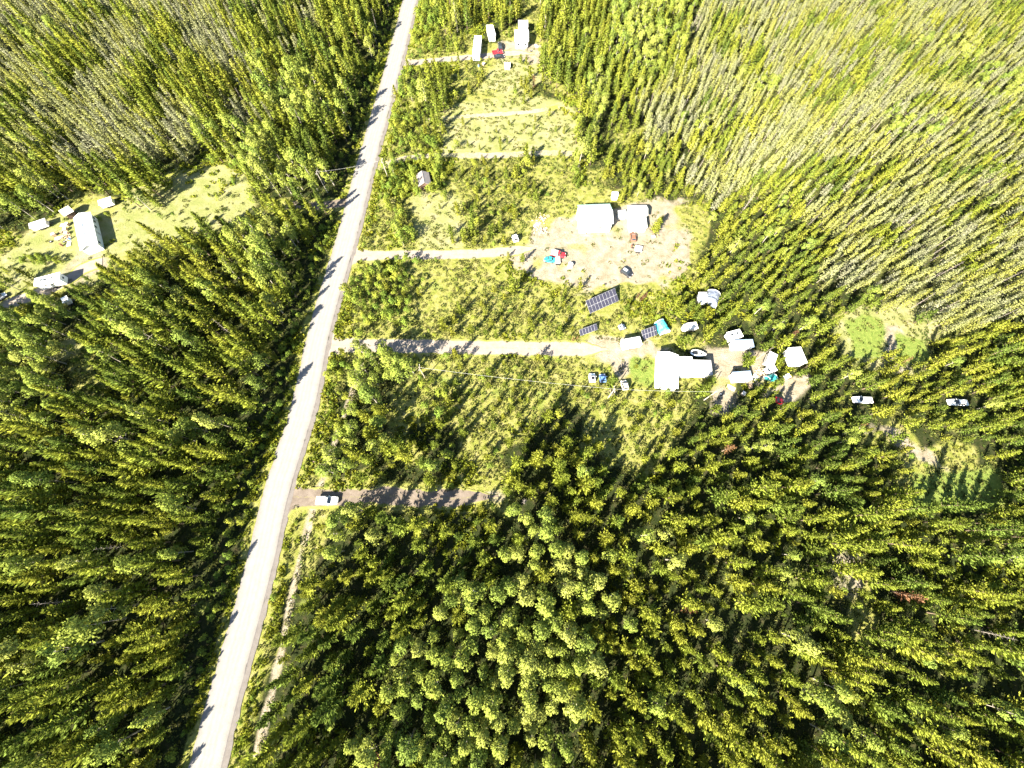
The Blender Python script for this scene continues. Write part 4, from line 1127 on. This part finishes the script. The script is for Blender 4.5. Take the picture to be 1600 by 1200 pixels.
for i_ in range(30):
    put('shrub', (40 + 60 * rnd.random(), 400 + 14 * rnd.random() - .0 * i_), 1.0 + rnd.random())
for p, h in [((200, 331), 1.6), ((236, 334), 1.2), ((256, 342), 2.0), ((275, 338), 1.6), ((330, 308), 1.4), ((345, 312), 2.2), ((12, 440), 2.6), ((20, 428), 2.2), ((8, 424), 2.4), ((160, 345), 1.8), ((172, 338), 1.6)]: put('shrub', p, h)
NAMES = {'pine': ('pine_tree', 'pine tree', 'pine_crown', 'pine_trunk'), 'young': ('young_pine', 'young pine', None, None), 'spruce': ('spruce_tree', 'spruce tree', 'crown', 'trunk'),
         'aspen': ('aspen_tree', 'aspen tree', 'crown', 'trunk'), 'shrub': ('shrub', 'shrub', None, None), 'rust': ('dying_pine', 'dying pine', 'crown', 'trunk'), 'snag': ('dead_tree', 'dead tree', None, None)}
LOOK = {'pine': 'tall bushy yellow green pine', 'young': 'low young pine with bushy green tips', 'spruce': 'thin grey green spruce', 'aspen': 'leafy round crowned aspen', 'shrub': 'small leafy green shrub',
        'rust': 'rust red dying pine', 'snag': 'bare grey dead tree'}
def region(px, py):
    xr = np.interp(py, [p[1] for p in ROAD_L][::-1], [p[0] for p in ROAD_L][::-1])
    if px < xr:
        near_ = xr - px < 75
        if py < 300:
            if px > 400: return 'beside the road above the meadow turn' if near_ else 'behind the roadside trees at top left'
            return 'in the dense top left corner forest' if px < 200 and py < 160 else 'in the dense forest above the left meadow'
        if py < 480: return 'around the mobile home and meadow' if px < 330 else 'between the left meadow and the road'
        if near_: return 'at the left road edge opposite the driveways' if py < 800 else 'at the left road edge near the bottom'
        if py < 800: return 'near the left edge below the motorhome' if px < 130 else 'in the forest below the left meadow'
        return 'in the bottom left corner' if px < 130 and py > 1000 else 'in the forest at the lower left'
    if px < xr + 105 and 60 < py < 800:
        return 'in the roadside strip above the barn driveway' if py < 395 else 'in the roadside strip between two driveways' if py < 545 else 'in the roadside strip above the parked pickup'
    if py < 130 and px < 1000: return 'around the top cabin yard'
    if py < 395 and px < 1060: return 'between the upper tracks and the barn' if px > 800 or py < 245 else 'around the lone wooden shed'
    if py < 545 and px < 1060: return 'left of the large solar array' if px < 900 else 'around the solar arrays'
    if px >= 1000 and py < 330: return 'in the far top right corner' if px > 1350 and py < 160 else 'in the dense upper right forest'
    if py < 480: return 'just right of the sandy yard' if px < 1200 else 'near the right edge above the green clearing'
    if py < 660 and px > 1060: return 'among the sheds of the brown yard' if px < 1300 else 'around the two white cars on the right'
    if py < 800 and px < 1000: return 'below the house driveway near the road' if px < 700 else 'below the two parked cars'
    if px < 980: return 'just below the dirt driveway' if py < 900 else 'along the bottom edge centre' if py > 1060 else 'in the lower centre forest'
    if py < 900: return 'south of the homestead and sheds' if px < 1300 else 'below the two white cars'
    return 'in the bottom right corner' if px > 1350 and py > 1050 else 'in the lower right forest'
def variant(kind, x, y): return int(abs(math.sin(x * 12.9898 + y * 78.233) * 43758.5)) % len(PROTO[kind])
items = {}
def widen(kind, s): return min(1.5, s ** -.42) if kind in ('pine', 'spruce', 'aspen') else 1.0
for kind, x, y, h in placed:
    pr = PROTO[kind]; v = variant(kind, x, y); s = h / pr[v][2]
    a0, b0, dp = to_px(x, y, 0); a1, b1, dp1 = to_px(x, y, h)
    wpx = FPX * pr[v][3] * s * widen(kind, s) * 2 / dp1; size = (math.hypot(a1 - a0, b1 - b0) + wpx) * wpx
    am, bm = (a0 + a1) / 2, (b0 + b1) / 2
    inside = 6 < a1 < 1594 and 6 < b1 < 1194 and 0 < am < 1600 and 0 < bm < 1200
    # taller than its neighbours = seen
    z0 = -.1
    items.setdefault(kind, []).append((size if inside else -1, x, y, h, v, s, am, bm))
def region_count(): pass
stats = {}
LIM = {'pine': 300, 'spruce': 300, 'aspen': 300, 'shrub': 300, 'young': 300, 'snag': 60, 'rust': 300}
def node_forest(name, label, cat, kind, rows):
    """the rest of a kind as one object: its points carry turned and scaled copies of the same tree meshes"""
    coll = bpy.data.collections.new(name + '_kinds')
    for vi, (cm, tm, hh, rr) in enumerate(PROTO[kind]):
        if tm is not None:
            b = bpy.data.meshes.new(name + '_mesh')
            V = [v.co[:] for v in cm.vertices] + [v.co[:] for v in tm.vertices]; n0 = len(cm.vertices)
            Fs = [tuple(p.vertices) for p in cm.polygons] + [tuple(i + n0 for i in p.vertices) for p in tm.polygons]
            b.from_pydata(V, [], Fs); b.materials.append(cm.materials[0]); b.materials.append(tm.materials[0])
            b.polygons.foreach_set('material_index', [0] * len(cm.polygons) + [1] * len(tm.polygons))
            b.polygons.foreach_set('use_smooth', [True] * len(b.polygons))
            cn = np.zeros(len(cm.loops) * 3, np.float32); cm.corner_normals.foreach_get('vector', cn); cn = cn.reshape(-1, 3)
            li = np.zeros(len(cm.loops), np.int32); cm.loops.foreach_get('vertex_index', li)
            vn = np.zeros((len(V), 3)); vn[li] = cn
            b.update()
            tn = np.zeros(len(tm.vertices) * 3, np.float32); tm.vertices.foreach_get('normal', tn); vn[n0:] = tn.reshape(-1, 3)
            b.normals_split_custom_set_from_vertices(vn.tolist())
        else: b = cm
        coll.objects.link(bpy.data.objects.new('%s_%02d' % (name, vi), b))
    me = bpy.data.meshes.new(name)
    me.from_pydata([(r[1], r[2], r[-1]) for r in rows], [], [])
    A = me.attributes.new('vi', 'INT', 'POINT'); A.data.foreach_set('value', [r[4] for r in rows])
    A = me.attributes.new('rot', 'FLOAT_VECTOR', 'POINT'); A.data.foreach_set('vector', np.array([(rnd.gauss(0, .035), rnd.gauss(0, .035), rnd.random() * 6.28) for r in rows]).ravel())
    A = me.attributes.new('scl', 'FLOAT_VECTOR', 'POINT')
    A.data.foreach_set('vector', np.array([(lambda k: (r[5] * k, r[5] * k, r[5]))(rnd.uniform(.85, 1.22) * widen(kind, r[5])) for r in rows]).ravel())
    o = bpy.data.objects.new(name, me); C.objects.link(o); tag(o, label, cat, kind='stuff')
    ng = bpy.data.node_groups.new(name, 'GeometryNodeTree')
    ng.interface.new_socket('Geometry', in_out='INPUT', socket_type='NodeSocketGeometry'); ng.interface.new_socket('Geometry', in_out='OUTPUT', socket_type='NodeSocketGeometry')
    gi, go = ng.nodes.new('NodeGroupInput'), ng.nodes.new('NodeGroupOutput')
    ip = ng.nodes.new('GeometryNodeInstanceOnPoints'); ci = ng.nodes.new('GeometryNodeCollectionInfo')
    ci.inputs['Collection'].default_value = coll; ci.inputs['Separate Children'].default_value = True; ci.inputs['Reset Children'].default_value = True
    def named(n, t): q = ng.nodes.new('GeometryNodeInputNamedAttribute'); q.data_type = t; q.inputs['Name'].default_value = n; return next(s_ for s_ in q.outputs if s_.enabled and s_.name == 'Attribute')
    ng.links.new(gi.outputs[0], ip.inputs['Points']); ng.links.new(ci.outputs[0], ip.inputs['Instance'])
    ip.inputs['Pick Instance'].default_value = True
    ng.links.new(named('vi', 'INT'), ip.inputs['Instance Index'])
    e2r = ng.nodes.new('FunctionNodeEulerToRotation'); ng.links.new(named('rot', 'FLOAT_VECTOR'), e2r.inputs[0])
    ng.links.new(e2r.outputs[0], ip.inputs['Rotation']); ng.links.new(named('scl', 'FLOAT_VECTOR'), ip.inputs['Scale'])
    ng.links.new(ip.outputs[0], go.inputs[0])
    md = o.modifiers.new('trees', 'NODES'); md.node_group = ng
    return o
marks = [o for o in C.objects if o.parent is None and o.type == 'EMPTY' and o.get('category') in ('car', 'van', 'pickup truck', 'barn', 'cabin', 'motorhome', 'solar array', 'tank', 'camper', 'utility pole', 'shelter', 'boat', 'house')]
SHORT = {'car': 'car', 'van': 'van'}
def mark_phrase(o):
    w_ = o['label'].split()
    return ' '.join(w_[:9])
near_label = {}
for o in marks:
    for kind, rows in items.items():
        ok_ = [r for r in rows if r[0] > 0]
        if not ok_: continue
        r = min(ok_, key=lambda q: (q[1] - o.location.x) ** 2 + (q[2] - o.location.y) ** 2)
        dist_ = math.hypot(r[1] - o.location.x, r[2] - o.location.y)
        key = (kind, r[1], r[2])
        if dist_ < 14 and key not in near_label: near_label[key] = 'nearest %s to the %s' % (kind, mark_phrase(o))
allz = {}
for kind, rows in items.items():
    zs = height(np.array([r[1] for r in rows]), np.array([r[2] for r in rows])) - .06
    rows = [r + (float(z),) for r, z in zip(rows, zs)]
    rows.sort(key=lambda r: -r[0] - (1e6 if (kind, r[1], r[2]) in near_label else 0))
    one = [r for r in rows[:LIM[kind]] if r[0] > 0]; rest = rows[len(one):]
    stats[kind] = (len(one), len(rest))
    nm, cat, cn, tn = NAMES[kind]
    for (size, x, y, h, v, s, am, bm, z) in one:
        cm, tm, hh, rr = PROTO[kind][v]; reg = region(am, bm); lab = LOOK[kind] + ' ' + reg
        nl_ = near_label.get((kind, x, y))
        if nl_: lab = nl_.replace('nearest young ', 'nearest young pine ').replace('nearest rust ', 'nearest rust red pine ').replace('nearest snag ', 'nearest bare dead tree ').replace('nearest pine ', 'nearest tall pine ')
        k = rnd.uniform(.85, 1.22) * widen(kind, s)
        if tm is None:
            o = bpy.data.objects.new(nm, cm); C.objects.link(o); tag(o, lab, cat, cat + 's ' + reg)
        else:
            o = empty(nm, lab, cat, (x, y, z), 0, cat + 's ' + reg)
            c1 = bpy.data.objects.new('crown', cm); C.objects.link(c1); c1.parent = o
            c2 = bpy.data.objects.new('trunk', tm); C.objects.link(c2); c2.parent = o
        o.location = (x, y, z); o.rotation_euler = (rnd.gauss(0, .035), rnd.gauss(0, .035), rnd.random() * 6.28); o.scale = (s * k, s * k, s)
    if rest:
        SN = {'pine': ('pine_forest', 'the remaining yellow green pines of the dense forest'), 'spruce': ('spruce_forest', 'dense mass of thin grey green spruces towards the far side'),
              'aspen': ('aspen_woods', 'the remaining leafy aspens of the woods'), 'shrub': ('shrubbery', 'low green shrubbery spread over the plots'),
              'young': ('pine_undergrowth', 'young pine undergrowth scattered over the plots'), 'snag': ('dead_wood', 'bare grey dead trees within the dense forest'), 'rust': ('dying_wood', 'rust red dying pines within the forest')}[kind]
        node_forest(SN[0], SN[1], {'shrub': 'shrubbery', 'young': 'undergrowth'}.get(kind, 'forest'), kind, rest)
print('TREES', stats)

# ------------------------------------------------------------------ ground vegetation: weeds and tufts nobody could count
def tuft(seed, n, h, spread, w):
    g = np.random.default_rng(seed); a = g.random(n) * 6.28; r = np.sqrt(g.random(n)) * spread
    p = np.stack([np.cos(a) * r, np.sin(a) * r, g.random(n) * h * .35 - .03], 1)
    dd = unit(np.stack([np.cos(a) * .7 + g.normal(0, .3, n), np.sin(a) * .7 + g.normal(0, .3, n), .5 + g.random(n)], 1))
    ln = h * (.5 + .7 * g.random(n)); sd = unit(np.cross(dd, g.normal(0, 1, (n, 3))))
    return diamonds(p, p + dd * ln[:, None], sd, ln * w)
PROTO['tuft'] = [(meshvf('grass_tuft', tuft(700 + i, 26, .30, .40, .35), M['tuft']), None, 1, 1) for i in range(4)]
PROTO['weed'] = [(meshvf('weed_tuft', tuft(710 + i, 30, .45, .45, .35), M['weed']), None, 1, 1) for i in range(4)]
gx2, gy2 = np.meshgrid(np.arange(-262, 262, .85), np.arange(-52, 250, .85))
gx2 = gx2.ravel() + rng.uniform(-.42, .42, gx2.size); gy2 = gy2.ravel() + rng.uniform(-.42, .42, gy2.size)
a, b_, dp = to_px(gx2, gy2, 0)
ok = (dp > 10) & (a > -40) & (a < 1640) & (b_ > -40) & (b_ < 1240)
gx2, gy2, a, b_ = gx2[ok], gy2[ok], a[ok], b_[ok]
cc = apparent(gx2, gy2, 0.0)
prob = np.array([.0, .32, .2, .3, .6, .7, .5, .30])[cc]
dirtm = np.zeros(len(gx2), bool)
for P in DIRT: dirtm |= in_poly(gx2, gy2, P)
pal = np.zeros(len(gx2), bool)
for P in PALE: pal |= in_poly(gx2, gy2, P)
for P in LUSH: pal |= in_poly(gx2, gy2, P)
prob = np.where(dirtm, .035, np.where(pal, np.where(gx2 < -30, .05, .2), prob))
dr2 = seg_dist(gx2, gy2, ROADC); dt2 = np.full(len(gx2), 1e9)
for P, h in dl.values(): dt2 = np.minimum(dt2, seg_dist(gx2, gy2, P) - h)
dd2 = seg_dist(gx2, gy2, line(DITCH))
verge = (dr2 > 4.5) & (dr2 < np.where(gx2 < np.interp(gy2, ROADC[:, 1], ROADC[:, 0]), 6.0, 7.6))
prob = np.where(verge, .6, prob)
prob *= (dr2 > 4.3) & (dt2 > -.1) & (dd2 > .7)
prob *= .35 + 1.3 * vnoise(gx2, gy2, 5, 60)
sel = rng.random(len(gx2)) < prob
dk2 = np.full(len(gx2), 1e9)
for kx, ky, kr in KEEP: dk2 = np.minimum(dk2, np.hypot(gx2 - kx, gy2 - ky) - kr * .75)
sel &= dk2 > 0
zz = height(gx2[sel], gy2[sel]) - .05
yel = (verge[sel] & (vnoise(gx2[sel], gy2[sel], 6, 61) > .35)) | (vnoise(gx2[sel], gy2[sel], 13, 62) > .74)
X2, Y2 = gx2[sel], gy2[sel]
for kind, mask, nm, lb in (('tuft', ~yel, 'grass', 'tufts of meadow grass and seedlings over the open ground'), ('weed', yel, 'weeds', 'yellow flowering weeds along the road verge')):
    rows = [(0, x, y, 1, i % 4, sc_, 0, 0, z) for i, (x, y, z, sc_) in enumerate(zip(X2[mask], Y2[mask], zz[mask], .6 + 1.0 * rng.random(mask.sum())))]
    node_forest(nm, lb, nm, kind, rows)
print('TUFTS', int(sel.sum()))
